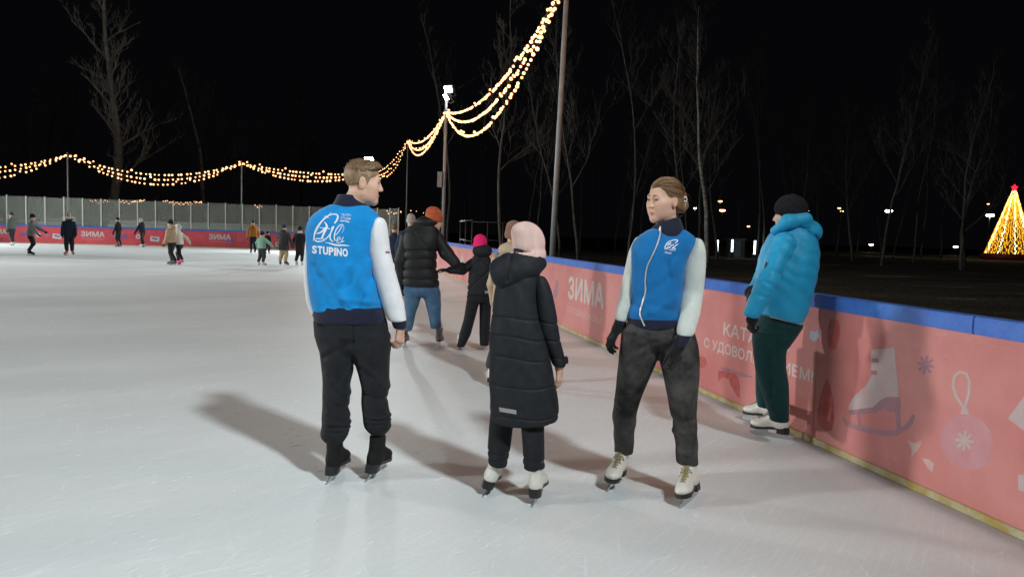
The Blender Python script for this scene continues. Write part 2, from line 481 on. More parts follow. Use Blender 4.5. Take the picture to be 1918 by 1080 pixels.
# ------------------------------------------------------------------ boards
M_SIDE = mat("faded_red_banner", (0.56, 0.180, 0.168), rough=0.42, spec=0.4, var=0.2, vscale=1.3, col2=(0.64, 0.260, 0.240), bump=0.12, bscale=25, bdist=0.003)
def scuffed(m):
    """adds pale and dark rub marks, long along the board, to a banner"""
    nt = m.node_tree; b = nt.nodes["Principled BSDF"]; L = nt.links
    src = b.inputs["Base Color"].links[0].from_socket
    tc = nt.nodes.new("ShaderNodeTexCoord")
    for k, (rot, sc, lo, hi, col, amt) in enumerate((((0, 0, math.radians(-13)), (14, 1, 0.06), 0.62, 0.72, (0.66, 0.47, 0.45, 1), 0.55), ((0.5, 0, math.radians(-13)), (20, 1.2, 0.08), 0.66, 0.75, (0.30, 0.07, 0.07, 1), 0.5), ((0, 0, 0), (1, 1, 1), 0.66, 0.74, (0.66, 0.52, 0.50, 1), 0.6))):
        mp = nt.nodes.new("ShaderNodeMapping"); mp.inputs["Rotation"].default_value = rot
        mp.inputs["Scale"].default_value = (1, 0.16, 1.0) if k < 2 else (3, 3, 3)
        n = nt.nodes.new("ShaderNodeTexNoise"); n.inputs["Scale"].default_value = (9, 6, 5)[k]; n.inputs["Detail"].default_value = 8; n.inputs["Roughness"].default_value = 0.75
        L.new(tc.outputs["Object"], mp.inputs["Vector"]); L.new(mp.outputs["Vector"], n.inputs["Vector"])
        r = nt.nodes.new("ShaderNodeMapRange"); r.inputs[1].default_value = lo; r.inputs[2].default_value = hi; r.inputs[4].default_value = amt
        L.new(n.outputs["Fac"], r.inputs[0])
        mx = nt.nodes.new("ShaderNodeMix"); mx.data_type = 'RGBA'; mx.inputs[7].default_value = col
        L.new(r.outputs[0], mx.inputs[0]); L.new(src, mx.inputs[6]); src = mx.outputs[2]
    L.new(src, b.inputs["Base Color"])
scuffed(M_SIDE)
M_FAR = mat("red_banner", (0.62, 0.085, 0.105), rough=0.4, spec=0.4, var=0.15, vscale=1.2, bump=0.1, bscale=20, bdist=0.003)
M_CAP = mat("blue_cap_rail", (0.035, 0.13, 0.52), rough=0.4, spec=0.45, var=0.2, vscale=9, col2=(0.06, 0.19, 0.60), bump=0.15, bscale=60)
M_KICK = mat("yellow_kick_plate", (0.40, 0.29, 0.06), rough=0.55, var=0.3, vscale=7, col2=(0.55, 0.50, 0.36), bump=0.5, bscale=40, bdist=0.004)
M_BACKING = mat("board_backing", (0.55, 0.55, 0.55), rough=0.6)
M_WHITE_PRINT = mat("white_print", (0.60, 0.56, 0.54), rough=0.5, var=0.12, vscale=12, col2=(0.57, 0.45, 0.44))
M_FAINT_PRINT = mat("worn_white_print", (0.60, 0.44, 0.42), rough=0.5, var=0.2, vscale=20, col2=(0.62, 0.34, 0.32))
M_GREYBLUE_PRINT = mat("grey_violet_print", (0.31, 0.18, 0.25), rough=0.5, var=0.25, vscale=14, col2=(0.44, 0.19, 0.21))
M_PALE_PRINT = mat("pale_grey_print", (0.52, 0.44, 0.44), rough=0.5, var=0.12, vscale=9, col2=(0.54, 0.36, 0.35))
M_PINK_PRINT = mat("lilac_pink_print", (0.58, 0.29, 0.32), rough=0.5, var=0.12, vscale=9, col2=(0.57, 0.24, 0.25))
M_RED_PRINT = mat("deep_red_print", (0.48, 0.075, 0.06), rough=0.45, var=0.35, vscale=22, col2=(0.52, 0.14, 0.13))
M_BLUE_PRINT = mat("pale_blue_print", (0.45, 0.50, 0.60), rough=0.5, var=0.1, vscale=12)

side_board = empty("rink_board", tuple(rk(12, 0)), "long faded pink-red rink board with blue cap rail along the near side", "rink board")
far_board = empty("rink_board", tuple(rk(S_FAR, 14)), "red rink board across the far end of the ice, below the plexiglass screen", "rink board")
def board_run(parent, p0, p1, face_mat, outward, cap_off=0.0, parts="pck"):
    """one straight board panel with its cap and kick plate between two floor points; outward = unit vector away from the ice"""
    base = np.array(parent.location)
    p0 = np.array(p0) - base; p1 = np.array(p1) - base
    d = p1 - p0; L = np.linalg.norm(d); d /= L; o = np.array(outward); g = 0.0022
    z = np.array([0, 0, 1.0])
    if "p" in parts: boxo("panel", p0 + d * g + z * 0.03, d * (L - 2 * g), o * 0.06, z * 0.985, face_mat, parent)
    if "c" in parts: boxo("cap_rail", p0 + d * (0.0008 + cap_off) - o * 0.022 + z * 1.003, d * (L - 0.0016), o * 0.115, z * 0.097, M_CAP, parent, bevel=0.006)
    if "k" in parts: boxo("kick_plate", p0 + d * 0.001 - o * 0.010 + z * 0.002, d * (L - 0.002), o * 0.010, z * 0.046, M_KICK, parent, bevel=0.003)
j0 = side_px(1529, 700)[0]; c0 = side_px(1831, 590)[0]             # a panel joint and a cap joint that show in the photo
def run_edges(x0, step):
    e = [x0 + step * i for i in range(-20, 30)]
    return [S_NEAR + RAD] + [x for x in e if S_NEAR + RAD + 0.6 < x < S_FAR - RAD - 0.6] + [S_FAR - RAD]
for a, b in zip(run_edges(j0, 2.72)[:-1], run_edges(j0, 2.72)[1:]): board_run(side_board, rk(a, 0), rk(b, 0), M_SIDE, -RV, parts="pk")
for a, b in zip(run_edges(c0, 3.1)[:-1], run_edges(c0, 3.1)[1:]): board_run(side_board, rk(a, 0), rk(b, 0), M_SIDE, -RV, parts="c")
def arc(cs, cv, a0, n, parent, m):
    q = [math.radians(a0 + 90 * i / n) for i in range(n + 1)]
    for a, b in zip(q[:-1], q[1:]):
        mid = (a + b) / 2
        out = RU * math.cos(mid) + RV * math.sin(mid)
        board_run(parent, rk(cs + RAD * math.cos(a), cv + RAD * math.sin(a)), rk(cs + RAD * math.cos(b), cv + RAD * math.sin(b)), m, out)
arc(S_FAR - RAD, RAD, 270, 6, far_board, M_FAR)
ve = [RAD + (WIDTH - 2 * RAD) / 8 * i for i in range(9)]
for a, b in zip(ve[:-1], ve[1:]):
    board_run(far_board, rk(S_FAR, a), rk(S_FAR, b), M_FAR, RU)

# ------------------------------------------------------------------ flat print on the boards
def text_tris(txt, bold=0.0):
    cu = bpy.data.curves.new("lettering", 'FONT'); cu.body = txt; cu.offset = bold; cu.resolution_u = 3
    o = bpy.data.objects.new("lettering", cu); COL.objects.link(o)
    dg = bpy.context.evaluated_depsgraph_get(); dg.update()
    me = bpy.data.meshes.new_from_object(o.evaluated_get(dg))
    V = np.array([v.co[:2] for v in me.vertices]); Fc = [tuple(p.vertices) for p in me.polygons]
    bpy.data.objects.remove(o); bpy.data.curves.remove(cu); bpy.data.meshes.remove(me)
    lo = V.min(0); hi = V.max(0)
    if len(txt) > 1:                                    # baseline at 0, capital height at 1; accents and tails reach past it
        lo[1] = 0.0; hi[1] = 0.727
    return (V - lo) / (hi - lo), Fc
def board_pt(which, a, z, lift):
    return rk(a, lift * 0.16, z) if which == 's' else rk(S_FAR - lift, a, z)
def print_poly(name, which, pts, m, lift=0.003):
    par = side_board if which == 's' else far_board
    conv = side_px if which == 's' else far_px
    base = np.array(par.location)
    V = [board_pt(which, *conv(*p), lift) - base for p in pts]
    return mesh(name, V, [tuple(range(len(V)))], m, par)
def print_text(which, txt, tl, br, m, bold=0.03, lift=0.003, corners=None):
    """lettering filling the rectangle from pixel tl to pixel br of the board's face"""
    par = side_board if which == 's' else far_board
    conv = side_px if which == 's' else far_px
    (a0, z1), (a1, z0) = conv(*tl), conv(*br)
    T, Fc = text_tris(txt, 0.0); base = np.array(par.location)
    # heavy lettering: each sheet of print is the same line, shifted by a part of the stroke
    sh = [(0, 0)] if not bold else [(bold * math.cos(q), bold * math.sin(q)) for q in np.linspace(0, 2 * math.pi, 9 if bold > .04 else 5)[:-1]]
    w, h = a1 - a0, z1 - z0; asp = abs(h)
    for n, (dx, dy) in enumerate(sh):
        V = [board_pt(which, a0 + w * x + math.copysign(dx * asp, w), z0 + h * y + dy * asp * 0.6, lift + 0.0004 * n) - base for x, y in T]
        mesh("lettering", V, Fc, m, par)
def blob(cx, cy, rx, ry, n=18, f=lambda q: 1.0, rot=0.0):
    c, s_ = math.cos(rot), math.sin(rot); P = []
    for i in range(n):
        q = 2 * math.pi * i / n; x = rx * math.cos(q) * f(q); y = ry * math.sin(q) * f(q)
        P.append((cx + x * c - y * s_, cy + x * s_ + y * c))
    return P
def stroke_poly(pts, w):
    """outline of a thick polyline in pixels"""
    P = np.array(pts, float); t = np.gradient(P, axis=0); t /= np.linalg.norm(t, axis=1)[:, None] + 1e-9
    n = np.stack([-t[:, 1], t[:, 0]], 1); ww = np.broadcast_to(np.array(w, float), (len(P),))[:, None] / 2
    return P + n * ww, P - n * ww
def print_stroke(which, pts, w, m, lift=0.003, name="printed_line"):
    par = side_board if which == 's' else far_board
    conv = side_px if which == 's' else far_px
    A, B = stroke_poly(pts, w); base = np.array(par.location); n = len(A)
    V = [board_pt(which, *conv(*p), lift) - base for p in list(A) + list(B)]
    return mesh(name, V, [(i, i + 1, n + i + 1, n + i) for i in range(n - 1)], m, par)
# the near board; the ends of each line of lettering are given where its baseline runs on the board
print_text('s', "ЗИМА", (1065.5, 518.5), (1129.5, 577.0), M_WHITE_PRINT, 0.075)
print_text('s', "В ПОДМОСКОВЬЕ", (1063, 572.5), (1127.5, 607.5), M_FAINT_PRINT, 0.02)
print_text('s', "КАТАЙСЯ", (1356, 604), (1477, 661), M_WHITE_PRINT, 0.04)
print_text('s', "С УДОВОЛЬСТВИЕМ!", (1319.5, 631.5), (1522.5, 716), M_WHITE_PRINT, 0.04)
heart = lambda q: 0.72 + 0.28 * abs(math.cos((q - math.pi / 2) / 1.0)) ** 0.5 if math.sin(q) < 0.2 else 0.95
print_poly("printed_heart", 's', [(1525, 640), (1518, 634), (1517, 623), (1521, 618), (1526, 622), (1530, 617), (1534, 622), (1534, 631)], M_BLUE_PRINT)
print_poly("printed_dot", 's', blob(1314, 678, 10, 11), M_RED_PRINT)
print_poly("printed_scarf", 's', [(1345, 694), (1372, 695), (1382, 704), (1386, 722), (1386, 745), (1381, 742), (1369, 722), (1365, 709), (1352, 706), (1345, 715)], M_RED_PRINT)
print_stroke('s', [(1350, 689), (1362, 692), (1378, 697), (1392, 702), (1410, 706)], [2, 7, 5, 7, 2], M_GREYBLUE_PRINT, 0.005)
print_poly("printed_mitten", 's', [(1549, 708), (1556, 722), (1561, 752), (1563, 785), (1558, 806), (1546, 806), (1534, 795), (1531, 770), (1537, 740), (1543, 722)], M_RED_PRINT)
print_poly("printed_ribbon", 's', [(1556, 596), (1572, 600), (1574, 625), (1566, 655), (1551, 650), (1549, 620)], M_RED_PRINT)
print_poly("printed_skate_boot", 's', [(1632, 655), (1675, 650), (1679, 690), (1684, 744), (1660, 745), (1648, 752), (1636, 764), (1590, 769), (1590, 758), (1600, 742), (1622, 722), (1632, 704)], M_PALE_PRINT)
print_poly("printed_skate_sole", 's', [(1590, 768), (1636, 762), (1648, 750), (1660, 743), (1684, 743), (1687, 760), (1684, 772), (1668, 771), (1655, 764), (1640, 773), (1592, 776)], M_GREYBLUE_PRINT, 0.005)
print_stroke('s', [(1579, 780), (1584, 790), (1598, 798), (1625, 805), (1655, 811), (1680, 809), (1697, 800), (1707, 788), (1711, 776)], [5, 8, 9, 10, 11, 11, 10, 9, 6], M_GREYBLUE_PRINT, 0.005)
print_stroke('s', [(1608, 774), (1609, 786), (1610, 799)], 5, M_GREYBLUE_PRINT, 0.007)
print_stroke('s', [(1681, 770), (1682, 785), (1684, 803)], 8, M_GREYBLUE_PRINT, 0.007)
print_stroke('s', [(1633, 674), (1640, 674.5), (1646, 675)], 8, M_GREYBLUE_PRINT, 0.005)
print_stroke('s', [(1632, 697), (1638, 697.5), (1643, 698)], 8, M_GREYBLUE_PRINT, 0.005)
for k in range(4):
    q = math.pi * k / 4 + 0.2
    print_stroke('s', [(1734 - 16 * math.cos(q), 683 - 18 * math.sin(q)), (1734, 683), (1734 + 16 * math.cos(q), 683 + 18 * math.sin(q))], 5, M_GREYBLUE_PRINT, 0.003 + 0.0012 * k)
orn = [(1812, 776), (1838, 783), (1856, 806), (1862, 838), (1853, 866), (1830, 879), (1806, 879), (1783, 868), (1767, 846), (1762, 815), (1770, 792), (1788, 779)]
print_poly("printed_bauble", 's', orn, M_PINK_PRINT)
print_poly("printed_bauble_cap", 's', [(1799, 775), (1804, 760), (1810, 760), (1816, 776)], M_PALE_PRINT, 0.005)
print_stroke('s', [(1805, 762), (1791, 742), (1785, 722), (1788, 704), (1798, 696), (1810, 699), (1816, 714), (1815, 738), (1807, 762)], 5.5, M_PALE_PRINT, 0.004)
for k in range(4):
    q = math.pi * k / 4 + 0.1
    print_stroke('s', [(1807 - 17 * math.cos(q), 825 - 19 * math.sin(q)), (1807, 825), (1807 + 17 * math.cos(q), 825 + 19 * math.sin(q))], 5, M_PALE_PRINT, 0.005 + 0.0012 * k)
print_poly("printed_star", 's', [(1700, 824), (1714, 829), (1727, 824), (1722, 838), (1712, 850), (1707, 858), (1708, 842)], M_FAINT_PRINT)
print_poly("printed_star", 's', [(1727, 857), (1741, 860), (1750, 868), (1746, 884), (1738, 876)], M_FAINT_PRINT)
print_poly("printed_gift", 's', [(1918, 742), (1888, 783), (1918, 806), (1945, 800), (1945, 750)], M_PALE_PRINT)
print_poly("printed_gift", 's', [(1907, 888), (1942, 892), (1942, 925), (1908, 918)], M_PALE_PRINT)
print_poly("printed_figure", 's', [(1041, 524), (1046, 527), (1044, 556), (1037, 557), (1036, 545), (1040, 540)], M_GREYBLUE_PRINT)
print_poly("printed_tree", 's', [(866, 474), (871, 492), (873, 503), (861, 500), (863, 487)], M_PALE_PRINT)
# the far board
M_FP_W = mat("far_white_print", (0.60, 0.56, 0.56), rough=0.5)
M_FP_D = mat("far_worn_print", (0.56, 0.30, 0.33), rough=0.5)
M_FP_V = mat("far_violet_print", (0.25, 0.10, 0.26), rough=0.5, var=0.2, vscale=6)
M_FP_P = mat("far_pink_print", (0.52, 0.12, 0.19), rough=0.5)
for x0, y0, x1, y1 in ((151.5, 433, 195.5, 443.5), (391.5, 438.5, 432, 449.0), (-24, 428, 12, 438.0)):
    print_text('f', "ЗИМА", (x0, y0), (x1, y1), M_FP_W, 0.075)
    print_text('f', "В ПОДМОСКОВЬЕ", (x0, y1 + 2.0), (x1, y1 + 5.6), M_FP_D, 0.02)
for x, y in ((107, 442), (290, 447), (524, 458)):
    print_poly("printed_gift", 'f', [(x - 8, y - 5), (x + 9, y - 3), (x + 8, y + 6), (x - 9, y + 4)], M_FP_W)
    print_stroke('f', [(x - 5, y), (x - 2, y - 1.5), (x + 1, y + 1), (x + 5, y)], 3, M_FP_V, 0.006)
for x, y in ((45, 438), (232, 443), (430, 450)):
    print_poly("printed_bow", 'f', [(x - 7, y - 5), (x, y - 2), (x + 7, y - 6), (x + 6, y + 5), (x, y + 2), (x - 6, y + 6)], M_FP_V)
for x, y in ((88, 441), (212, 442), (450, 449)):
    print_poly("printed_heart", 'f', [(x, y + 6), (x - 6, y), (x - 5, y - 5), (x - 1, y - 4), (x + 1, y - 4), (x + 5, y - 5), (x + 6, y)], M_FP_P)
for x, y in ((259, 443), (72, 440)):
    print_poly("printed_flower", 'f', blob(x, y, 4.6, 4.2, 12), M_FP_W)
    print_poly("printed_flower", 'f', blob(x, y, 2, 2, 8), M_FP_V, 0.006)

# ------------------------------------------------------------------ plexiglass screen on the far board
def pane_material():
    m = bpy.data.materials.new("scuffed_plexiglass"); m.use_nodes = True
    nt = m.node_tree; b = nt.nodes["Principled BSDF"]; L = nt.links
    tc = nt.nodes.new("ShaderNodeTexCoord"); n = nt.nodes.new("ShaderNodeTexNoise")
    n.inputs["Scale"].default_value = 1.3; n.inputs["Detail"].default_value = 6
    L.new(tc.outputs["Object"], n.inputs["Vector"])
    r = nt.nodes.new("ShaderNodeMapRange"); r.inputs[3].default_value = 0.16; r.inputs[4].default_value = 0.34
    L.new(n.outputs["Fac"], r.inputs[0]); L.new(r.outputs[0], b.inputs["Alpha"])
    b.inputs["Base Color"].default_value = (0.40, 0.42, 0.37, 1); b.inputs["Roughness"].default_value = 0.22
    b.inputs["Specular IOR Level"].default_value = 0.5
    return m
M_PANE = pane_material()
M_POST = mat("white_post", (0.62, 0.60, 0.55), rough=0.5)
screen = empty("plexiglass_screen", tuple(rk(S_FAR, 14, 1.1)), "tall row of scuffed plexiglass panes with white posts along the far board", "screen")
GZ0, GZ1 = 1.10, 2.74
sb = np.array(screen.location)
PITCHG = 1.0
path = []
vv = WIDTH - RAD
while vv > RAD: path.append((S_FAR + 0.02, vv)); vv -= PITCHG
nA = 6
for i in range(0, nA + 1):
    q = math.radians(360 - 90 * i / nA); path.append((S_FAR - RAD + (RAD + 0.02) * math.cos(q), RAD + (RAD + 0.02) * math.sin(q)))
path = path[:-1]
for i, (s, v) in enumerate(path):
    p = rk(s, v) - sb
    tdir = nz(rk(*path[min(i + 1, len(path) - 1)]) - rk(*path[max(i - 1, 0)])); out = np.cross(tdir, [0, 0, 1.0])
    boxo("post", p - tdir * 0.028 - out * 0.03 + np.array([0, 0, GZ0]), tdir * 0.056, out * 0.06, np.array([0, 0, GZ1 - GZ0 + (0.02 if i % 3 else 0.05)]), M_POST, screen)
    if i + 1 < len(path):
        p2 = rk(*path[i + 1]) - sb; d = nz(p2 - p)
        dz = 0.02 * math.sin(i * 2.3)
        boxo("pane", p + d * 0.032 + np.array([0, 0, GZ0 + 0.012]), d * (np.linalg.norm(p2 - p) - 0.064), np.cross(d, [0, 0, 1.0]) * 0.012, np.array([0, 0, GZ1 - GZ0 - 0.03 + dz]), M_PANE, screen)
# pale benches / low barrier that shows through the panes
M_BENCH = mat("pale_barrier", (0.50, 0.58, 0.54), rough=0.6, var=0.1, vscale=3)
M_BENCH2 = mat("grey_barrier", (0.30, 0.34, 0.31), rough=0.7, var=0.1, vscale=3)
bench = empty("low_barrier", tuple(rk(S_FAR + 1.6, 14)), "pale green-grey low barrier of panels behind the plexiglass screen", "barrier")
bb = np.array(bench.location)
for i in range(13):
    a = 4.0 + 1.95 * i
    if i in (7, 9): continue
    boxo("panel", rk(S_FAR + 1.6, a + 0.04) - bb, RV * 1.86, RU * 0.05, np.array([0, 0, 1.26 + 0.02 * math.sin(i * 1.7)]), M_BENCH, bench)
    boxo("rear_panel", rk(S_FAR + 2.1, a + 0.02) - bb, RV * 1.9, RU * 0.05, np.array([0, 0, 1.52]), M_BENCH2, bench)
sgn = empty("notice_board", tuple(rk(S_FAR + 1.2, far_px(116, 410)[0])), "small white notice behind the plexiglass with one dark line of print", "sign")
gb = np.array(sgn.location)
boxo("plate", np.array([0, 0, 1.36]) - RV * 0.35, RV * 0.75, RU * 0.03, np.array([0, 0, 0.26]), mat("notice_white", (0.7, 0.7, 0.66), rough=0.6), sgn)
boxo("printed_line", np.array([0, 0, 1.48]) - RV * 0.28 - RU * 0.006, RV * 0.42, RU * 0.004, np.array([0, 0, 0.06]), mat("notice_black", (0.03, 0.03, 0.03)), sgn)
for k in (-0.3, 0.36): boxo("leg", RV * k + RU * 0.003, RV * 0.03, RU * 0.024, np.array([0, 0, 1.357]), M_POST, sgn)

# ------------------------------------------------------------------ poles, floodlights, string lights
M_POLE = mat("galvanised_pole", (0.24, 0.25, 0.25), rough=0.55, metal=0.1, var=0.15, vscale=3)
M_HOUS = mat("lamp_housing", (0.06, 0.06, 0.065), rough=0.5)
M_LED = mat("floodlight_glass", (1, 1, 1), emit=(0.95, 1.0, 1.0), estr=60.0)
M_BULB = mat("warm_bulb", (1, 0.8, 0.5), emit=(1.0, 0.44, 0.18), estr=2.9, rough=0.3)
M_WIRE = mat("string_wire", (0.02, 0.018, 0.015), rough=0.7)
def pole(name, p, h, r0, r1, label, group=None, cat="pole", parts=None):
    e = empty(name, (p[0], p[1], -0.06), label, cat, group)
    tube("shaft", [(0, 0, 0), (0, 0, h * 0.5), (0, 0, h + 0.06)], [r0, (r0 + r1) / 2, r1], M_POLE, e, 10)
    boxo("base_plate", (-0.15, -0.15, 0.0), (0.3, 0, 0), (0, 0.3, 0), (0, 0, 0.02), M_POLE, e)
    tube("top_cap", [(0, 0, h + 0.062), (0, 0, h + 0.09)], [r1 + 0.012, r1 + 0.008], M_POLE, e, 10)
    return e
def lamp_head(parent, loc, d, w=0.52, hgt=0.42):
    """LED floodlight: housing with cooling fins, glass, yoke; loc relative to the parent, d = aim"""
    d = nz(d); side = nz(np.cross(d, [0, 0, 1.0])); up = np.cross(side, d); loc = np.array(loc)
    h = boxo("lamp_housing", loc - side * w / 2 - up * hgt / 2 - d * 0.09, side * w, d * 0.12, up * hgt, M_HOUS, parent, bevel=0.012)
    boxo("lamp_glass", loc - side * (w / 2 - 0.03) - up * (hgt / 2 - 0.03) + d * 0.034, side * (w - 0.06), d * 0.012, up * (hgt - 0.06), M_LED, h)
    parts = [(box_verts(loc - side * w / 2 + side * (w - 0.012) * i / 9 - up * (hgt / 2 - 0.02) - d * 0.15, side * 0.012, d * 0.062, up * (hgt - 0.04)), BOXF) for i in range(10)]
    v, f = join_data(parts); mesh("cooling_fins", v, f, M_HOUS, h)
    v, f = tube_data([loc - side * (w / 2 + 0.03), loc - side * (w / 2 + 0.03) - up * 0.3 - d * 0.08, loc + side * (w / 2 + 0.03) - up * 0.3 - d * 0.08, loc + side * (w / 2 + 0.03)], 0.018, 6)
    mesh("yoke", v, f, M_HOUS, h)

PT = {}
vA, zA = col_on_s(126.5, 288, S_FAR + 0.9); PT['A'] = (rk(S_FAR + 0.9, vA), zA)
vB, zB = col_on_s(453, 304, S_FAR + 0.9); PT['B'] = (rk(S_FAR + 0.9, vB), zB)
PT['Z'] = (rk(S_FAR + 0.9, vA + 10.6), zA + 0.1)
sD, zD = col_on_v(764, 263, -0.7); PT['D'] = (rk(sD, -0.7), zD)
PT['E'] = (rk(_sE, -0.6), col_on_v(833, 211, -0.6)[1])
sF, _ = col_on_v(1036, 380, -0.7); PT['F'] = (rk(sF, -0.7) + np.array([0.13, 0, 0]), 6.5)
PT['C'] = (FLOODS['corner'][0].copy(), _zC - 0.75)
for key, lab in (('Z', "light pole at the far end, out past the end of the first garland"), ('A', "slim steel pole behind the far screen near the big bare tree, holding garlands"),
                 ('B', "slim steel pole behind the far screen by the birch, holding garlands"), ('D', "slim steel pole between the corner floodlight and the side floodlight, holding garlands")):
    p, z = PT[key]; pole("garland_pole", p, z + 0.05, 0.055, 0.04, lab, "garland poles around the rink")
# tall near pole leans a touch, as poles do
fpole = pole("garland_pole", PT['F'][0] - np.array([0.13, 0, 0]), 6.6, 0.065, 0.048, "tall thick grey steel pole standing just outside the pink board", "garland poles around the rink")
fpole.rotation_euler = (0, math.radians(1.15), 0)
fe = pole("floodlight_pole", PT['E'][0], _zE - 0.15, 0.085, 0.06, "steel floodlight pole with two lit lamp heads and a grey box beside the ice", cat="floodlight")
hl = FLOODS['side'][2].location; fpos = FLOODS['side'][0]; fd = FLOODS['side'][1]
eb = np.array([PT['E'][0][0], PT['E'][0][1], -0.06])
lamp_head(fe, np.array(fpos) - eb - np.array(fd) * 0.02, fd, 0.42, 0.3)
lamp_head(fe, np.array(fpos) - eb + np.array([0.10, -0.12, 0.30]), nz(np.array([-0.55, -0.8, -0.35])), 0.42, 0.3)
boxo("control_box", (-0.28, -0.13, 3.3), (0.2, 0, 0), (0, 0.22, 0), (0, 0, 0.62), M_POLE, fe, bevel=0.01)
tube("cable", [(-0.1, -0.09, 3.3), (-0.09, -0.07, 2.4), (-0.08, -0.06, 0.1)], 0.012, M_WIRE, fe)
fc = pole("floodlight_pole", PT['C'][0], _zC - 0.1, 0.085, 0.06, "steel floodlight pole with one lit lamp at the far corner of the rink", cat="floodlight")
cb = np.array([PT['C'][0][0], PT['C'][0][1], -0.06])
lamp_head(fc, np.array(FLOODS['corner'][0]) - cb, FLOODS['corner'][1], 0.62, 0.42)
for key, lab in (('key', "floodlight pole beside the near stretch of the pink board"), ('across', "floodlight pole on the opposite side of the rink, farther along"), ('across_near', "floodlight pole on the opposite side of the rink, nearer the start"), ('across_far', "floodlight pole on the opposite side of the rink, by its far corner")):
    P, d, _o = FLOODS[key]
    q = pole("floodlight_pole", np.array(P), P.z - 0.2, 0.09, 0.06, lab, cat="floodlight")
    lamp_head(q, np.array(P) - np.array([P.x, P.y, -0.06]), np.array(d), 0.7, 0.5)

bm = bmesh.new(); bmesh.ops.create_icosphere(bm, subdivisions=2, radius=0.05)
for f in bm.faces: f.smooth = True
ME_BULB = bpy.data.meshes.new("bulb"); bm.to_mesh(ME_BULB); bm.free(); ME_BULB.materials.append(M_BULB)
bm = bmesh.new(); bmesh.ops.create_icosphere(bm, subdivisions=1, radius=0.05)
ME_BULBF = bpy.data.meshes.new("bulb_far"); bm.to_mesh(ME_BULBF); bm.free(); ME_BULBF.materials.append(M_BULB)
def garland(k0, k1, sags, label, spacing=0.26, t0=0.0, t1=1.0, far=False, seed=1, scale=1.0, glow=0):
    (a, za), (b, zb) = PT[k0], PT[k1]
    A = np.array([a[0], a[1], za]); B = np.array([b[0], b[1], zb])
    rr = random.Random(seed)
    for n, sag in enumerate(sags):
        e = empty("string_light", tuple(A), label[n], "string light", "warm bulb garlands around the rink")
        L = np.linalg.norm(B - A); N = int(L * (t1 - t0) / spacing)
        pts = []
        side = nz(np.cross(B - A, [0, 0, 1.0])) * (0.07 * (n - 1))
        for i in range(41):
            t = t0 + (t1 - t0) * i / 40
            pts.append((B - A) * t + side * math.sin(math.pi * t) + np.array([0, 0, -4 * sag * t * (1 - t)]))
        v, f = tube_data(pts, 0.008, 4); mesh("wire", v, f, M_WIRE, e)
        for i in range(N):
            t = t0 + (t1 - t0) * (i + 0.5 + rr.uniform(-0.22, 0.22)) / N
            p = (B - A) * t + side * math.sin(math.pi * t) + np.array([0, 0, -4 * sag * t * (1 - t)])
            o = bpy.data.objects.new("bulb", ME_BULBF if far else ME_BULB); COL.objects.link(o); o.parent = e
            up = 0.06 if rr.random() < 0.09 else -0.052
            o.location = (p[0] + rr.uniform(-.02, .02), p[1] + rr.uniform(-.02, .02), p[2] + up * scale); o.scale = (scale * rr.uniform(.72, 1.15),) * 3
    for i in range(glow):                                       # the light its bulbs shed
            t = (i + 0.5) / glow; p = (B - A) * t + np.array([0, 0, -4 * sags[1] * t * (1 - t) - 0.15])
            l = bpy.data.lights.new("string_glow", 'POINT'); l.energy = GLOW_W; l.color = (1.0, 0.52, 0.30); l.shadow_soft_size = 0.45
            o = bpy.data.objects.new("string_glow", l); COL.objects.link(o); o.parent = e; o.location = p
GLOW_W = 78.0
ORD = ("highest strand", "middle strand", "lowest strand")
def gl(where): return [f"{o} of warm bulbs strung {where}" for o in ORD]
garland('Z', 'A', (1.05, 1.35, 1.75), gl("past the pole by the big bare tree"), far=True, seed=3, scale=1.3)
garland('A', 'B', (0.95, 1.25, 1.55), gl("between the big tree's pole and the birch's pole"), far=True, seed=5, scale=1.3)
garland('B', 'C', (0.25, 0.5, 0.75), gl("between the birch's pole and the corner floodlight"), far=True, seed=7, scale=1.3)
garland('C', 'D', (0.55, 0.85, 1.1), gl("between corner floodlight and slim side pole"), seed=9, scale=0.85)
garland('D', 'E', (0.55, 1.0, 1.3), gl("between the slim pole and the side floodlight"), seed=11, scale=0.85)
PT['G'] = (np.array([FLOODS['key'][0].x, FLOODS['key'][0].y, 0]), 6.6)
garland('F', 'G', (0.8, 1.2, 1.6), gl("from the tall thick pole back along the near board"), seed=15, spacing=0.4, scale=0.72, glow=4)
garland('E', 'F', (0.8, 1.3, 1.85), gl("rising from the side floodlight to the tall thick pole"), seed=13, spacing=0.215, scale=0.88, glow=4)

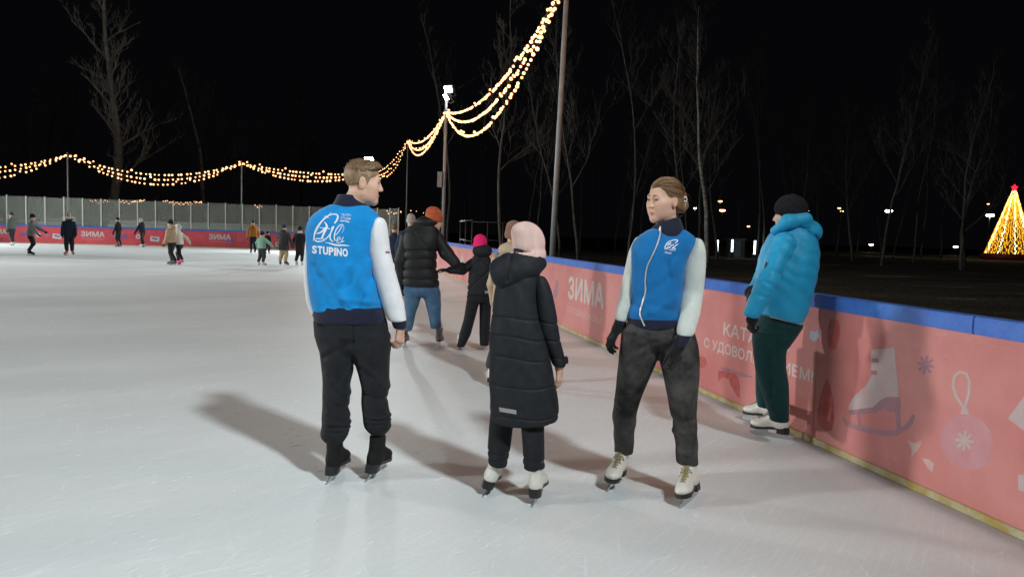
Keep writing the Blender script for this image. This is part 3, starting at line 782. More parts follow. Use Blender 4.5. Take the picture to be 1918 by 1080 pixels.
# ------------------------------------------------------------------ bare winter trees
M_BARK = mat("grey_bark", (0.10, 0.092, 0.08), rough=0.9, var=0.4, vscale=3, bump=0.6, bscale=12, bdist=0.02)
M_BIRCH = mat("birch_bark", (0.24, 0.235, 0.22), rough=0.8, var=0.6, vscale=2.2, stretch=(1, 1, 3.0), bump=0.4, bscale=10, bdist=0.01)
M_PALEBARK = mat("pale_grey_bark", (0.30, 0.275, 0.24), rough=0.9, var=0.4, vscale=3, bump=0.6, bscale=12, bdist=0.02)
M_TWIG = mat("twigs", (0.06, 0.052, 0.046), rough=0.9)
def bare_tree(name, base, H, label, seed, up0=1.5, birch=False, lean=0.0, spread=1.0, fork=0.45, r0=None, group=None, limbs=13, cat="tree", bark=None):
    rr = random.Random(seed)
    e = empty(name, (base[0], base[1], -0.06), label, cat, group)
    trunk = []; br = []
    r0 = r0 or H * 0.013
    pts = []; p = np.array([0.0, 0, 0]); d = np.array([lean, 0, 1.0])
    n = 14
    for i in range(n + 1):
        pts.append(p.copy()); d = nz(d + np.array([rr.uniform(-.11, .11), rr.uniform(-.11, .11), 0.10])); p = p + d * H * (0.92 / n)
    rad = [r0 * (1 - 0.93 * i / n) ** 0.9 + 0.012 for i in range(n + 1)]
    trunk.append(tube_data(pts, rad, 8))
    def branch(p, d, L, r, lvl):
        m = 5; q = [p.copy()]; dd = nz(d)
        for i in range(m):
            dd = nz(dd + np.array([rr.uniform(-.30, .30), rr.uniform(-.30, .30), rr.uniform(-.16, .28) + (0.08 if lvl else 0.02)]))
            q.append(q[-1] + dd * L / m)
        br.append(tube_data(q, [r * (1 - 0.8 * i / m) + 0.004 for i in range(m + 1)], 5 if lvl == 0 else 3, cap=False))
        if lvl < 3:
            for k in range(((5, 4, 3) if limbs > 9 else (4, 3, 1))[lvl]):
                i = rr.randint(1, m - (0 if lvl else 1)); a = rr.uniform(0, 6.283)
                nd = nz(nz(q[i] - q[i - 1]) * 0.9 + np.array([math.cos(a), math.sin(a), rr.uniform(-.2, .7)]) * 0.75)
                branch(q[i], nd, L * rr.uniform(0.35, 0.62), r * 0.5, lvl + 1)
    for k in range(limbs):
        t = fork * 0.55 + (1 - fork * 0.55) * (k + rr.random()) / limbs
        i = min(n - 1, int(t * n)); a = k * 2.4 + rr.uniform(-.5, .5)
        L = H * (0.40 * (1 - t) + 0.10) * spread * rr.uniform(0.75, 1.25)
        branch(pts[i] + (pts[i + 1] - pts[i]) * (t * n - i), np.array([math.cos(a), math.sin(a), up0]), L, rad[i] * 0.36, 0)
    v, f = join_data(trunk); mesh("trunk", v, f, bark or (M_BIRCH if birch else M_BARK), e, smooth=True)
    v, f = join_data(br); mesh("crown", v, f, bark or (M_TWIG if birch else M_BARK), e)
    return e
def tree_at(px, Y, H, *a, **k):
    p = at(px, 430, Y); return bare_tree("bare_tree" if not k.get('birch') else "birch_tree", p, H, *a, **k)
tree_at(203, 57, 22, "big bare tree with crooked thick limbs behind the far screen and garland", 23, spread=0.52, fork=0.35, r0=0.38, limbs=20, up0=1.0, bark=M_PALEBARK)
tree_at(388, 60, 15.5, "slim pale birch behind the far screen, next to the garland pole", 8, birch=True, spread=0.7, r0=0.17, fork=0.6, limbs=11)
tree_at(445, 66, 11, "thin leaning bare tree just behind the slim birch", 31, spread=0.9, r0=0.10, lean=0.22)
tree_at(283, 78, 19, "thin dark bare tree between the big tree and the slim birch", 34, spread=0.6, r0=0.14)
tree_at(70, 80, 18, "dark bare tree standing well behind the far-end garlands", 36, spread=0.8, r0=0.18)
tree_at(560, 80, 17, "dark bare tree behind the far corner of the rink", 38, spread=0.7, r0=0.16)
tree_at(940, 34, 14, "thin bare sapling just past the side floodlight pole", 41, spread=0.5, r0=0.07, fork=0.6)
tree_at(1085, 42, 17, "bare tree of thin upright stems behind the tall thick pole", 43, spread=0.55, r0=0.08, fork=0.4)
tree_at(1050, 50, 15, "dim bare tree beyond the thin upright stems", 45, spread=0.6, r0=0.09)
tree_at(1262, 44, 15, "slender forked bare tree next to the tall pale birch", 47, spread=0.6, r0=0.09, lean=0.12, fork=0.5)
tree_at(1326, 40, 15, "tall pale birch rising behind the woman", 49, birch=True, spread=0.62, r0=0.13, lean=0.10, fork=0.5, limbs=14)
tree_at(1655, 52, 18, "thin leaning bare tree behind the person in blue", 53, spread=0.55, r0=0.09, lean=0.12, fork=0.5)
tree_at(1600, 66, 17, "dim bare tree farther behind the person in blue", 55, spread=0.6, r0=0.12)
tree_at(1810, 56, 14, "wide bare tree beside the lit conical tree", 57, spread=0.9, r0=0.16, fork=0.3)
tree_at(1180, 62, 17, "dim bare tree midway between the tall thick pole and the tall birch", 59, spread=0.6, r0=0.12)
tree_at(1480, 70, 17, "dim bare tree farther off, past the white light columns", 61, spread=0.6, r0=0.13)

rw = random.Random(91)
for k in range(30):                                             # the thin trees of the wood behind, alike but for their place
    px = 850 + 990 * (k + rw.uniform(-.4, .4)) / 30; Y = rw.uniform(46, 84)
    p = at(px, 430, Y)
    bare_tree("bare_tree", p, rw.uniform(13, 21), "thin dim bare tree in the dark wood beyond the lawn", 200 + k, spread=rw.uniform(.45, .7), r0=rw.uniform(.06, .11), lean=rw.uniform(-.12, .12), fork=rw.uniform(.4, .9), limbs=9, group="thin trees of the wood beyond the lawn", up0=1.9)
for k in range(9):
    px = -30 + 620 * (k + rw.uniform(-.4, .4)) / 9; p = at(px, 410, rw.uniform(66, 90))
    bare_tree("bare_tree", p, rw.uniform(14, 20), "thin dim bare tree in the wood behind the far screen", 300 + k, spread=rw.uniform(.45, .7), r0=rw.uniform(.07, .12), fork=rw.uniform(.4, .9), limbs=9, group="thin trees of the wood behind the far screen", up0=1.9)

# ------------------------------------------------------------------ park lights and the lit conical tree
M_LAMP = mat("park_lamp_glass", (1, 1, 1), emit=(1.0, 0.92, 0.70), estr=40.0)
M_LAMPO = mat("orange_lamp_glass", (1, 0.6, 0.3), emit=(1.0, 0.42, 0.15), estr=9.0)
M_LEDCOL = mat("white_led_column", (1, 1, 1), emit=(0.85, 0.97, 1.0), estr=7.0)
def park_lamp(px, py, Y, r, m, label, group):
    p = at(px, py, Y)
    e = empty("park_lamp", (p[0], p[1], -0.06), label, "street lamp", group)
    h = p[2] + 0.06
    tube("post", [(0, 0, 0), (0, 0, h * 0.9), (0, 0, h - r * 0.5)], [0.06, 0.045, 0.04], M_HOUS, e, 8)
    tube("hood", [(0, 0, h + r * 0.35), (0, 0, h + r * 0.6), (0, 0, h + r * 1.0)], [r * 1.5, r * 1.4, 0.05], M_HOUS, e, 12)
    bm = bmesh.new(); bmesh.ops.create_icosphere(bm, subdivisions=2, radius=r); bmesh.ops.scale(bm, vec=(1.5, 1.0, 0.62), verts=bm.verts)
    me = bpy.data.meshes.new("lamp_globe"); bm.to_mesh(me); bm.free()
    link("lamp_globe", me, m, e, (0, 0, h), True)
G1 = "white park lamps beyond the lawn"; G2 = "small orange lamps far back in the park"
park_lamp(1665, 395, 95, 0.32, M_LAMP, "bright white lamp on a tall post standing alone beyond the lawn", G1)
park_lamp(1854, 403, 90, 0.34, M_LAMP, "bright white lamp right beside the lit conical tree", G1)
park_lamp(1632, 458, 130, 0.24, M_LAMP, "small white lamp low over the lawn, well away from the lit tree", G1)
park_lamp(1790, 462, 120, 0.24, M_LAMP, "small white lamp low near the foot of the lit tree", G1)
park_lamp(1349, 377, 100, 0.20, M_LAMPO, "orange lamp among branches beside the tall birch", G2)
park_lamp(1353, 394, 92, 0.26, M_LAMPO, "larger orange lamp just below another by the birch", G2)
park_lamp(1402, 424, 120, 0.17, M_LAMPO, "small orange lamp above the white light columns", G2)
park_lamp(1572, 390, 130, 0.19, M_LAMPO, "tiny orange lamp among far trunks, the upper of a close pair", G2)
park_lamp(1577, 395.5, 120, 0.18, M_LAMPO, "tiny orange lamp among far trunks, the lower of a close pair", G2)
park_lamp(1851, 382, 140, 0.16, M_LAMPO, "tiny lamp above the bright lamp by the lit tree", G2)
park_lamp(1513, 395, 130, 0.14, M_LAMP, "tiny white lamp alone among the far trunks near the orange pair", G1)
park_lamp(1302, 390, 120, 0.16, M_LAMP, "tiny white lamp among the trunks beside the tall birch", G1)
for i, (px, y0, y1) in enumerate(((1343, 449, 473), (1371, 448, 471), (1413, 450, 476))):
    Y = 62
    a = at(px, y1, Y); b = at(px, y0, Y)
    e = empty("light_column", (a[0], a[1], -0.06), ("white light column standing alone by the birch trunk", "white light column beside a grey door", "white light column nearest the blue jacket")[i], "light column", "white light columns across the lawn")
    boxo("plinth", (-0.16, -0.16, 0), (0.32, 0, 0), (0, 0.32, 0), (0, 0, max(0.05, a[2] + 0.06)), M_HOUS, e)
    n = 12; z0 = a[2] + 0.06; z1 = b[2] + 0.06
    for k in range(n):
        zz = z0 + (z1 - z0) * k / n
        tube("light_ring", [(0, 0, zz + 0.01), (0, 0, zz + (z1 - z0) / n - 0.035)], [0.085, 0.085], M_LEDCOL, e, 8)
    tube("top_cap", [(0, 0, z1), (0, 0, z1 + 0.05)], [0.11, 0.06], M_HOUS, e, 8)
hp = at(1378, 473, 64)
hut = empty("kiosk", (hp[0], hp[1], -0.06), "small dim grey kiosk behind the white light columns", "kiosk")
boxo("wall", (-0.55, 0, 0), (1.3, 0, 0), (0, 1.0, 0), (0, 0, 1.55), mat("kiosk_grey", (0.03, 0.03, 0.03)), hut)
boxo("roof", (-0.65, -0.1, 1.552), (1.5, 0, 0), (0, 1.2, 0), (0, 0, 0.08), M_HOUS, hut)
boxo("door", (-0.2, -0.022, 0.05), (0.6, 0, 0), (0, 0.02, 0), (0, 0, 1.4), mat("kiosk_door", (0.08, 0.09, 0.10)), hut)

tb = at(1890, 478, 95)
xt = empty("christmas_tree", (tb[0], tb[1], -0.06), "tall conical tree of yellow lights with a red star on top", "christmas tree")
top = at(1896, 358, 95)[2] + 0.06; bz = at(1890, 475, 95)[2] + 0.06; R0 = 2.65
tube("cone_frame", [(0, 0, bz), (0, 0, top)], [R0 * 0.93, 0.14], mat("dark_fir", (0.03, 0.035, 0.012), rough=0.9), xt, 24)
tube("skirt", [(0, 0, 0), (0, 0, bz)], [R0 * 1.2, R0 * 1.2], mat("dark_red_skirt", (0.14, 0.015, 0.02)), xt, 24)
M_TB = mat("yellow_tree_bulb", (1, .7, .1), emit=(1.0, 0.42, 0.025), estr=1.9)
M_TB2 = mat("white_tree_bulb", (1, .9, .6), emit=(1.0, 0.85, 0.45), estr=4.0)
rr = random.Random(77)
bm = bmesh.new(); bmesh.ops.create_icosphere(bm, subdivisions=1, radius=1.0)
iv = np.array([v.co[:] for v in bm.verts]); ifc = [tuple(v.index for v in f.verts) for f in bm.faces]; bm.free()
NS = 46
for k in range(NS):
    a = 2 * math.pi * k / NS; parts = []; zz = bz + 0.05
    while zz < top:
        t = (zz - bz) / (top - bz); r = (R0 * (1 - t) + 0.17 * t) + rr.uniform(-.04, .08); aa = a + rr.uniform(-.05, .05)
        s = rr.uniform(0.042, 0.078)
        parts.append((iv * s + np.array([r * math.cos(aa), r * math.sin(aa), zz]), ifc)); zz += rr.uniform(0.09, 0.18)
    v, f = join_data(parts)
    tag(mesh("light_strand", v, f, M_TB2 if k % 5 == 2 else M_TB, xt), kind="stuff")
M_STAR = mat("red_star_light", (1, .05, .1), emit=(1.0, 0.012, 0.04), estr=2.5)
sv = []; sf = []
for i in range(10):
    q = math.pi / 2 + math.pi * i / 5; r = 0.50 if i % 2 == 0 else 0.30
    sv.append((r * math.cos(q), 0, r * math.sin(q)))
sv += [(0, -0.25, 0), (0, 0.25, 0)]
for i in range(10): sf += [(i, (i + 1) % 10, 10), ((i + 1) % 10, i, 11)]
mesh("star", sv, sf, M_STAR, xt, (0, 0, top + 0.42))
# metal railing frames past the side board
M_RAIL = mat("dark_railing", (0.02, 0.02, 0.02), rough=0.6, metal=0.2)
rl = at(905, 450, 26); rb = np.array([rl[0], rl[1], -0.06])
rail = empty("metal_railing", tuple(rb), "dark metal railing frames behind the pink board, past the pink-hatted child", "railing")
for (xa, xb_) in ((862, 884), (884, 1000)):
    A = at(xa, 440, 26); B = at(xb_, 440, 26 if xa > 870 else 22)
    n = 4 if xa > 870 else 2
    for i in range(n + 1):
        q = A + (B - A) * i / n - rb
        tube("post", [(q[0], q[1], 0.0), (q[0], q[1], 1.9)], 0.025, M_RAIL, rail)
    for z in (0.6, 1.0, 1.25, 1.88):
        q0 = A - rb; q1 = B - rb
        tube("rail", [(q0[0], q0[1], z), (q1[0], q1[1], z)], 0.018, M_RAIL, rail)
# distant lights along the street behind the far screen: small lamps on a line between low posts
def far_lights(px0, px1, py, Y, n, label, m, r=0.09, seed=1):
    rr = random.Random(seed)
    A = at(px0, py, Y); B = at(px1, py, Y)
    e = empty("string_light", (A[0], A[1], -0.06), label, "string light", "small street garlands beyond the rink")
    for q in (A, B): tube("post", [(q[0] - A[0], q[1] - A[1], 0), (q[0] - A[0], q[1] - A[1], q[2] + 0.2)], 0.04, M_HOUS, e)
    pts = []
    for i in range(n):
        t = (i + 0.5 + rr.uniform(-.4, .4)) / n; p = A + (B - A) * t
        p[2] += -0.12 * math.sin(math.pi * t) * 2 + rr.uniform(-.14, .14)
        q = (p[0] - A[0], p[1] - A[1], p[2] + 0.06)
        o = bpy.data.objects.new("bulb", ME_BULBF); COL.objects.link(o); o.parent = e; o.location = q; o.scale = (r / 0.05 * rr.uniform(.6, 1.1),) * 3
        pts.append(q)
    v, f = tube_data(sorted(pts), 0.01, 3); mesh("wire", v, f, M_WIRE, e)
far_lights(215, 272, 375, 72, 22, "dense warm garland over the far screen, left of the brightest white glint", M_BULB, 0.065, 2)
far_lights(305, 382, 377, 74, 30, "long thin warm garland over the far screen below the slim birch", M_BULB, 0.06, 3)
far_lights(168, 206, 373, 70, 10, "short sparse warm garland over the far screen by the thick trunk", M_BULB, 0.05, 4)
far_lights(476, 492, 384, 70, 5, "tiny cluster of warm bulbs over the far screen past the birch's pole", M_BULB, 0.06, 5)
far_lights(722, 752, 395, 80, 7, "scattered warm bulbs just past the end of the far screen", M_BULB, 0.09, 6)
far_lights(758, 850, 393, 85, 9, "sparse row of small warm bulbs behind the garland poles", M_BULB, 0.08, 7)
# ================================================================== PEOPLE
M_SKIN = mat("fair_skin", (0.60, 0.365, 0.265), rough=0.5, spec=0.35, var=0.07, vscale=30, bump=0.08, bscale=300, sss=0.12, col2=(0.64, 0.385, 0.28))
M_LIP = mat("lips", (0.47, 0.175, 0.15), rough=0.4, spec=0.4)
M_LASH = mat("dark_lashes", (0.03, 0.02, 0.015), rough=0.7)
M_EYEW = mat("eye_white", (0.45, 0.42, 0.40), rough=0.2)
M_IRIS = mat("iris", (0.09, 0.10, 0.11), rough=0.15)
def hair_mat(name, c, c2): return mat(name, c, rough=0.5, spec=0.4, var=0.3, vscale=26, col2=c2, stretch=(1, 1, 0.22), bump=0.5, bscale=70, bdist=0.004)
M_HAIR_TAN = hair_mat("short_tan_hair", (0.22, 0.135, 0.075), (0.34, 0.225, 0.14))
M_HAIR_BROWN = hair_mat("brown_hair", (0.13, 0.070, 0.036), (0.24, 0.145, 0.078))
M_HAIR_BLOND = hair_mat("dark_blond_hair", (0.135, 0.072, 0.034), (0.30, 0.185, 0.098))
M_HAIR_LT = mat("light_hair_strands", (0.42, 0.28, 0.16), rough=0.45, spec=0.4)
M_HAIR_DK = mat("dark_hair_strands", (0.13, 0.075, 0.04), rough=0.5, spec=0.4)
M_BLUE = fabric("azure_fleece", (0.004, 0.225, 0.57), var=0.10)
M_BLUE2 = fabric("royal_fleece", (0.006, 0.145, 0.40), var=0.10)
M_WHITE = fabric("white_fleece", (0.74, 0.74, 0.76), var=0.05)
M_WHITE2 = fabric("off_white_fleece", (0.60, 0.64, 0.60), var=0.06)
M_NAVY = fabric("navy_rib", (0.012, 0.014, 0.034), var=0.2)
M_BLACKPANT = fabric("black_jersey", (0.013, 0.014, 0.017), var=0.25, sheen=0.05)
M_DENIMBK = mat("washed_black_denim", (0.022, 0.022, 0.022), rough=0.85, spec=0.2, var=0.5, vscale=9, col2=(0.085, 0.083, 0.078), bump=0.4, bscale=300, bdist=0.001)
M_PUFF = mat("black_puffer_nylon", (0.012, 0.014, 0.018), rough=0.7, spec=0.28, var=0.25, vscale=20, bump=0.25, bscale=45, bdist=0.004)
M_PUFF2 = mat("matt_black_puffer", (0.011, 0.011, 0.012), rough=0.6, spec=0.3, var=0.25, vscale=20, bump=0.25, bscale=45, bdist=0.004)
M_CYAN = mat("cyan_ski_nylon", (0.010, 0.33, 0.60), rough=0.55, spec=0.35, var=0.08, vscale=12, bump=0.25, bscale=40, bdist=0.004, sheen=0.1)
M_GREENPANT = fabric("bottle_green_jersey", (0.006, 0.040, 0.042), var=0.2, sheen=0.08)
M_JEANS = mat("blue_denim", (0.035, 0.085, 0.16), rough=0.85, spec=0.2, var=0.4, vscale=6, col2=(0.085, 0.16, 0.25), bump=0.4, bscale=250, bdist=0.001)
M_PINKKNIT = mat("pale_pink_knit", (0.66, 0.46, 0.42), rough=0.9, spec=0.15, var=0.08, vscale=20, bump=0.7, bscale=170, bdist=0.003, stretch=(1, 1, 0.35))
M_CHARKNIT = mat("charcoal_knit", (0.016, 0.016, 0.019), rough=0.95, spec=0.1, var=0.3, vscale=40, bump=0.8, bscale=150, bdist=0.004)
M_GLOVE = fabric("black_knit_glove", (0.008, 0.008, 0.009), var=0.2)
M_BOOTW = mat("white_skate_leather", (0.66, 0.64, 0.58), rough=0.38, spec=0.5, var=0.08, vscale=12, bump=0.15, bscale=40)
M_BOOTB = mat("black_skate_cover", (0.012, 0.012, 0.012), rough=0.8, spec=0.2, var=0.2, vscale=20, bump=0.3, bscale=120)
M_BOOTG = mat("grey_skate_shell", (0.16, 0.15, 0.15), rough=0.45, var=0.5, vscale=7)
M_SOLEB = mat("dark_sole", (0.014, 0.013, 0.013), rough=0.4, spec=0.5)
M_STEEL = mat("blade_steel", (0.55, 0.56, 0.58), rough=0.25, metal=0.9)
M_HOLDER = mat("white_blade_holder", (0.6, 0.6, 0.6), rough=0.4)
M_LACE = mat("olive_laces", (0.33, 0.27, 0.14), rough=0.8)
M_LACEG = mat("grey_laces", (0.35, 0.34, 0.33), rough=0.8)
M_REFL = mat("grey_reflective_strip", (0.30, 0.28, 0.28), rough=0.4)
M_ZIP = mat("silver_zip", (0.6, 0.6, 0.6), rough=0.35, metal=0.5)
M_BEIGE = mat("beige_quilt", (0.46, 0.35, 0.235), rough=0.7, var=0.1, vscale=10, bump=0.3, bscale=40, bdist=0.004)
M_TURTLE = fabric("beige_turtleneck", (0.36, 0.29, 0.22))

# ------------------------------------------------------------------ skates (local frame: y forward, z up, origin on the ice below mid-blade)
SK = {}
def slab(name, outline, z0, z1, m):
    n = len(outline); V = [(x, y, z0(y)) for x, y in outline] + [(x, y, z1(y)) for x, y in outline]
    Fc = [tuple(range(n))[::-1], tuple(range(n, 2 * n))] + [(i, (i + 1) % n, n + (i + 1) % n, n + i) for i in range(n)]
    me = bpy.data.meshes.new(name); me.from_pydata(V, [], Fc); me.update(); me.materials.append(m); return me
def foot_outline(y0, y1, w0, w1, w2, n=20):
    P = []
    for i in range(n + 1):
        q = math.pi * i / n; P.append((math.cos(q) * w2 * (1 if True else 1), y1 - 0.06 + 0.06 * math.sin(q)))
    ys = [(-w1, y0 + 0.10), (-w0, y0 + 0.035), (-w0 * 0.6, y0 + 0.006), (w0 * 0.6, y0 + 0.006), (w0, y0 + 0.035), (w1, y0 + 0.10)]
    return P + ys
def make_skate_meshes():
    for key, m, top in (('w', M_BOOTW, 0.255), ('b', M_BOOTB, 0.250), ('h', M_BOOTG, 0.235)):
        S = Shape(0.0045)
        S.loft([(0.082, 0, -0.080, 0.034, 0.046), (0.12, 0, -0.080, 0.037, 0.052), (0.17, 0, -0.078, 0.035, 0.047), (0.21, 0, -0.074, 0.039, 0.049), (top, 0, -0.070, 0.044, 0.055)], n=2.2, k=0.03)
        S.cone((0, -0.055, 0.118), (0, 0.07, 0.098), 0.040, 0.036, k=0.03)
        S.ell((0, 0.085, 0.094), (0.046, 0.070, 0.033), k=0.025)
        S.cone((0, -0.045, 0.20), (0, 0.045, 0.118), 0.034, 0.030, k=0.035)
        S.plane((0, 0, 0.072), (0, -0.12, -1)); S.plane((0, 0, top), (0, 0.12, 1))
        S.ell((0, -0.068, top + 0.01), (0.034, 0.044, 0.04), mode='s', k=0.008)
        o = S.build("skate", m); me = o.data; bpy.data.objects.remove(o); SK[key] = me
    ol = foot_outline(-0.135, 0.155, 0.034, 0.030, 0.047)
    top_f = lambda y: 0.068 + max(0, min(1, (0.02 - y) / 0.08)) * 0.020
    SK['sole'] = slab("sole", ol, lambda y: top_f(y) - 0.012, lambda y: top_f(y) + 0.006, M_SOLEB)
    hw = [(x * 0.98, y) for x, y in ol if y < -0.02] + []
    heel = [(-0.033, -0.045), (-0.036, -0.10), (-0.022, -0.130), (0.022, -0.130), (0.036, -0.10), (0.033, -0.045)]
    SK['heel'] = slab("heel", heel, lambda y: 0.042, lambda y: 0.077, M_SOLEB)
    prof = [(-0.165, 0.010), (-0.162, 0.003), (-0.10, 0.0008), (0.0, 0.0), (0.10, 0.0015), (0.145, 0.007), (0.157, 0.018), (0.155, 0.030), (0.125, 0.036), (0.115, 0.064), (0.03, 0.064), (0.02, 0.034), (-0.05, 0.028), (-0.062, 0.045), (-0.115, 0.045), (-0.128, 0.024), (-0.165, 0.016)]
    n = len(prof); t = 0.0024
    V = [(-t, y, z) for y, z in prof] + [(t, y, z) for y, z in prof]
    Fc = [tuple(range(n)), tuple(range(n, 2 * n))[::-1]] + [(i, n + i, n + (i + 1) % n, (i + 1) % n) for i in range(n)]
    me = bpy.data.meshes.new("blade"); me.from_pydata(V, [], Fc); me.update(); me.materials.append(M_STEEL); SK['blade'] = me
    # hockey holder
    hp = [(-0.14, 0.022), (0.14, 0.022), (0.13, 0.060), (0.06, 0.062), (0.03, 0.036), (-0.03, 0.036), (-0.06, 0.080), (-0.125, 0.080)]
    n = len(hp); t = 0.008
    V = [(-t, y, z) for y, z in hp] + [(t, y, z) for y, z in hp]
    Fc = [tuple(range(n)), tuple(range(n, 2 * n))[::-1]] + [(i, n + i, n + (i + 1) % n, (i + 1) % n) for i in range(n)]
    me = bpy.data.meshes.new("blade_holder"); me.from_pydata(V, [], Fc); me.update(); me.materials.append(M_HOLDER); SK['holder'] = me
    # laces: zig-zag over the instep
    parts = []
    bt = BVHTree.FromPolygons([v.co.copy() for v in SK['w'].vertices], [p.vertices[:] for p in SK['w'].polygons])
    nrm = Vector((0, .72, .69))
    def on(x, t, h=0.003):
        c = Vector((x, 0.072 - 0.100 * t, 0.118 + 0.112 * t)) + nrm * 0.15
        hit = bt.ray_cast(c, -nrm)
        return np.array(hit[0] + nrm * h) if hit[0] is not None else np.array(c - nrm * 0.15)
    rows = 8; T_ = [i / (rows - 1) for i in range(rows)]; W_ = [0.017 + 0.005 * t for t in T_]
    for i in range(rows):
        parts.append(tube_data([on(-W_[i], T_[i]), on(0, T_[i], .005), on(W_[i], T_[i])], 0.0030, 4))
        if i + 1 < rows:
            parts.append(tube_data([on(-W_[i], T_[i]), on(0, (T_[i] + T_[i + 1]) / 2, .006), on(W_[i + 1], T_[i + 1])], 0.0028, 4))
            parts.append(tube_data([on(W_[i], T_[i]), on(0, (T_[i] + T_[i + 1]) / 2, .008), on(-W_[i + 1], T_[i + 1])], 0.0028, 4))
    for sgn in (-1, 1):
        parts.append(tube_data([on(0, .55, .01), on(sgn * .02, .62, .016), on(sgn * .034, .5, .012), on(sgn * .01, .48, .014), on(sgn * .028, .25, .012)], 0.0030, 4))
    v, f = join_data(parts)
    me = bpy.data.meshes.new("laces"); me.from_pydata([tuple(p) for p in v], [], f); me.update(); SK['laces'] = me
make_skate_meshes()
def remat(me, m):
    key = (me.name, m.name)
    if key not in SK:
        c = me.copy(); c.materials.clear(); c.materials.append(m); SK[key] = c
    return SK[key]
def skate(parent, base, heel, toe, kind='w', scale=1.0, lean=0.0, m=None, lace=None, lift=0.0, pitch=0.0, detail=True):
    """heel and toe: where the blade's ends meet the ice"""
    heel = np.array(heel); toe = np.array(toe); f = toe - heel; f[2] = 0; f = nz(f)
    mid = (heel + toe) / 2; mid[2] = lift
    up = np.array([0, 0, 1.0]); r = np.cross(f, up)
    up2 = nz(up + r * lean); r2 = nz(np.cross(f, up2)); f2 = f
    if pitch: f2 = nz(f * math.cos(pitch) + up2 * math.sin(pitch)); up2 = np.cross(r2, f2)
    o = bpy.data.objects.new("skate", remat(SK[kind], m) if m else SK[kind]); COL.objects.link(o); o.parent = parent
    p = mid - np.array(base)
    M = Matrix(((r2[0], f2[0], up2[0], p[0]), (r2[1], f2[1], up2[1], p[1]), (r2[2], f2[2], up2[2], p[2]), (0, 0, 0, 1))) @ Matrix.Scale(scale, 4)
    o.matrix_local = M
    kids = ['sole', 'blade'] + (['holder'] if kind == 'h' else ['heel']) + (['laces'] if lace else [])
    if not detail: kids = ['blade', 'sole']
    for k in kids:
        me = remat(SK['laces'], lace) if k == 'laces' else SK[k]
        c = bpy.data.objects.new({'holder': 'blade_holder'}.get(k, k), me); COL.objects.link(c); c.parent = o
    ank = mid + (r2 * 0 + f2 * (-0.07) + up2 * 0.17) * scale
    topp = mid + (f2 * (-0.07) + up2 * 0.25) * scale
    return ank, topp

# ------------------------------------------------------------------ heads and hands
def frame(f, up=(0, 0, 1), roll=0.0):
    f = nz(f); r = nz(np.cross(f, up)); u = np.cross(r, f)
    if roll: r, u = r * math.cos(roll) + u * math.sin(roll), -r * math.sin(roll) + u * math.cos(roll)
    return np.stack([r, f, u])                       # rows: right, forward, up
def lp(c, M, s, p): return np.array(c) + s * (M[0] * p[0] + M[1] * p[1] + M[2] * p[2])
def head(S, c, M, s, neck, nr=0.056, ears=True, fem=False):
    P = lambda *p: lp(c, M, s, p)
    E = lambda p, r, **k: S.ell(P(*p), np.array(r) * s, M, **k)
    E((0, -0.012, 0.042), (0.075, 0.096, 0.083), k=0.02)
    jw = 0.86 if fem else 1.0
    E((0, 0.026, -0.028), (0.061 * (0.95 if fem else 1), 0.063, 0.086), k=0.03)
    for x in (-1, 1):
        S.cone(P(x * 0.050 * jw, -0.004, -0.052), P(x * 0.018 * jw, 0.060, -0.092), 0.020 * s * jw, 0.019 * s * jw, k=0.03)
        S.cone(P(x * 0.044, 0.058, -0.014), P(x * 0.050, 0.02, -0.012), 0.020 * s, 0.020 * s, k=0.03)
    for x in (-1, 1): E((x * 0.034, 0.046, -0.046), (0.026, 0.032, 0.040), k=0.03)
    E((0, 0.068, -0.100), (0.024 * (0.85 if fem else 1), 0.021, 0.020), k=0.02)
    S.cone(P(-0.036, 0.076, 0.026), P(0.036, 0.076, 0.026), (0.013 - (.003 if fem else 0)) * s, (0.013 - (.003 if fem else 0)) * s, k=0.018)
    for x in (-1, 1):
        E((x * 0.031, 0.093, 0.005), (0.016, 0.014, 0.011), k=0.012, mode='s')
        E((x * 0.031, 0.0745, 0.0150), (0.0165, 0.0135, 0.0065), k=0.004); E((x * 0.031, 0.074, -0.0050), (0.0155, 0.0125, 0.0050), k=0.004)
    S.cone(P(0, 0.084, 0.016), P(0, 0.105 - (.004 if fem else 0), -0.028), 0.0075 * s, (0.0105 if not fem else .009) * s, k=0.012)
    for x in (-1, 1): S.cone(P(x * 0.0105, 0.097, -0.031), P(x * 0.009, 0.09, -0.029), 0.0085 * s, 0.008 * s, k=0.006)
    ls_ = 0.82 if fem else 1.0
    E((0, 0.084, -0.062), (0.022 * ls_, 0.011, 0.0068), k=0.007); E((0, 0.082, -0.0735), (0.019 * ls_, 0.011, 0.0075), k=0.007)
    S.cone(P(-0.020, 0.094, -0.0675), P(0.020, 0.094, -0.0675), 0.0022 * s, 0.0022 * s, k=0.004, mode='s')
    if ears:
        for x in (-1, 1):
            S.ell(P(x * 0.078, -0.010, -0.002), np.array([0.009, 0.019, 0.034]) * s, M, k=0.008)
            S.ell(P(x * 0.088, -0.006, 0.002), np.array([0.007, 0.010, 0.020]) * s, M, k=0.004, mode='s')
    S.cone(P(0, -0.022, -0.065), neck, nr * s, nr * 1.12 * s, k=0.035)
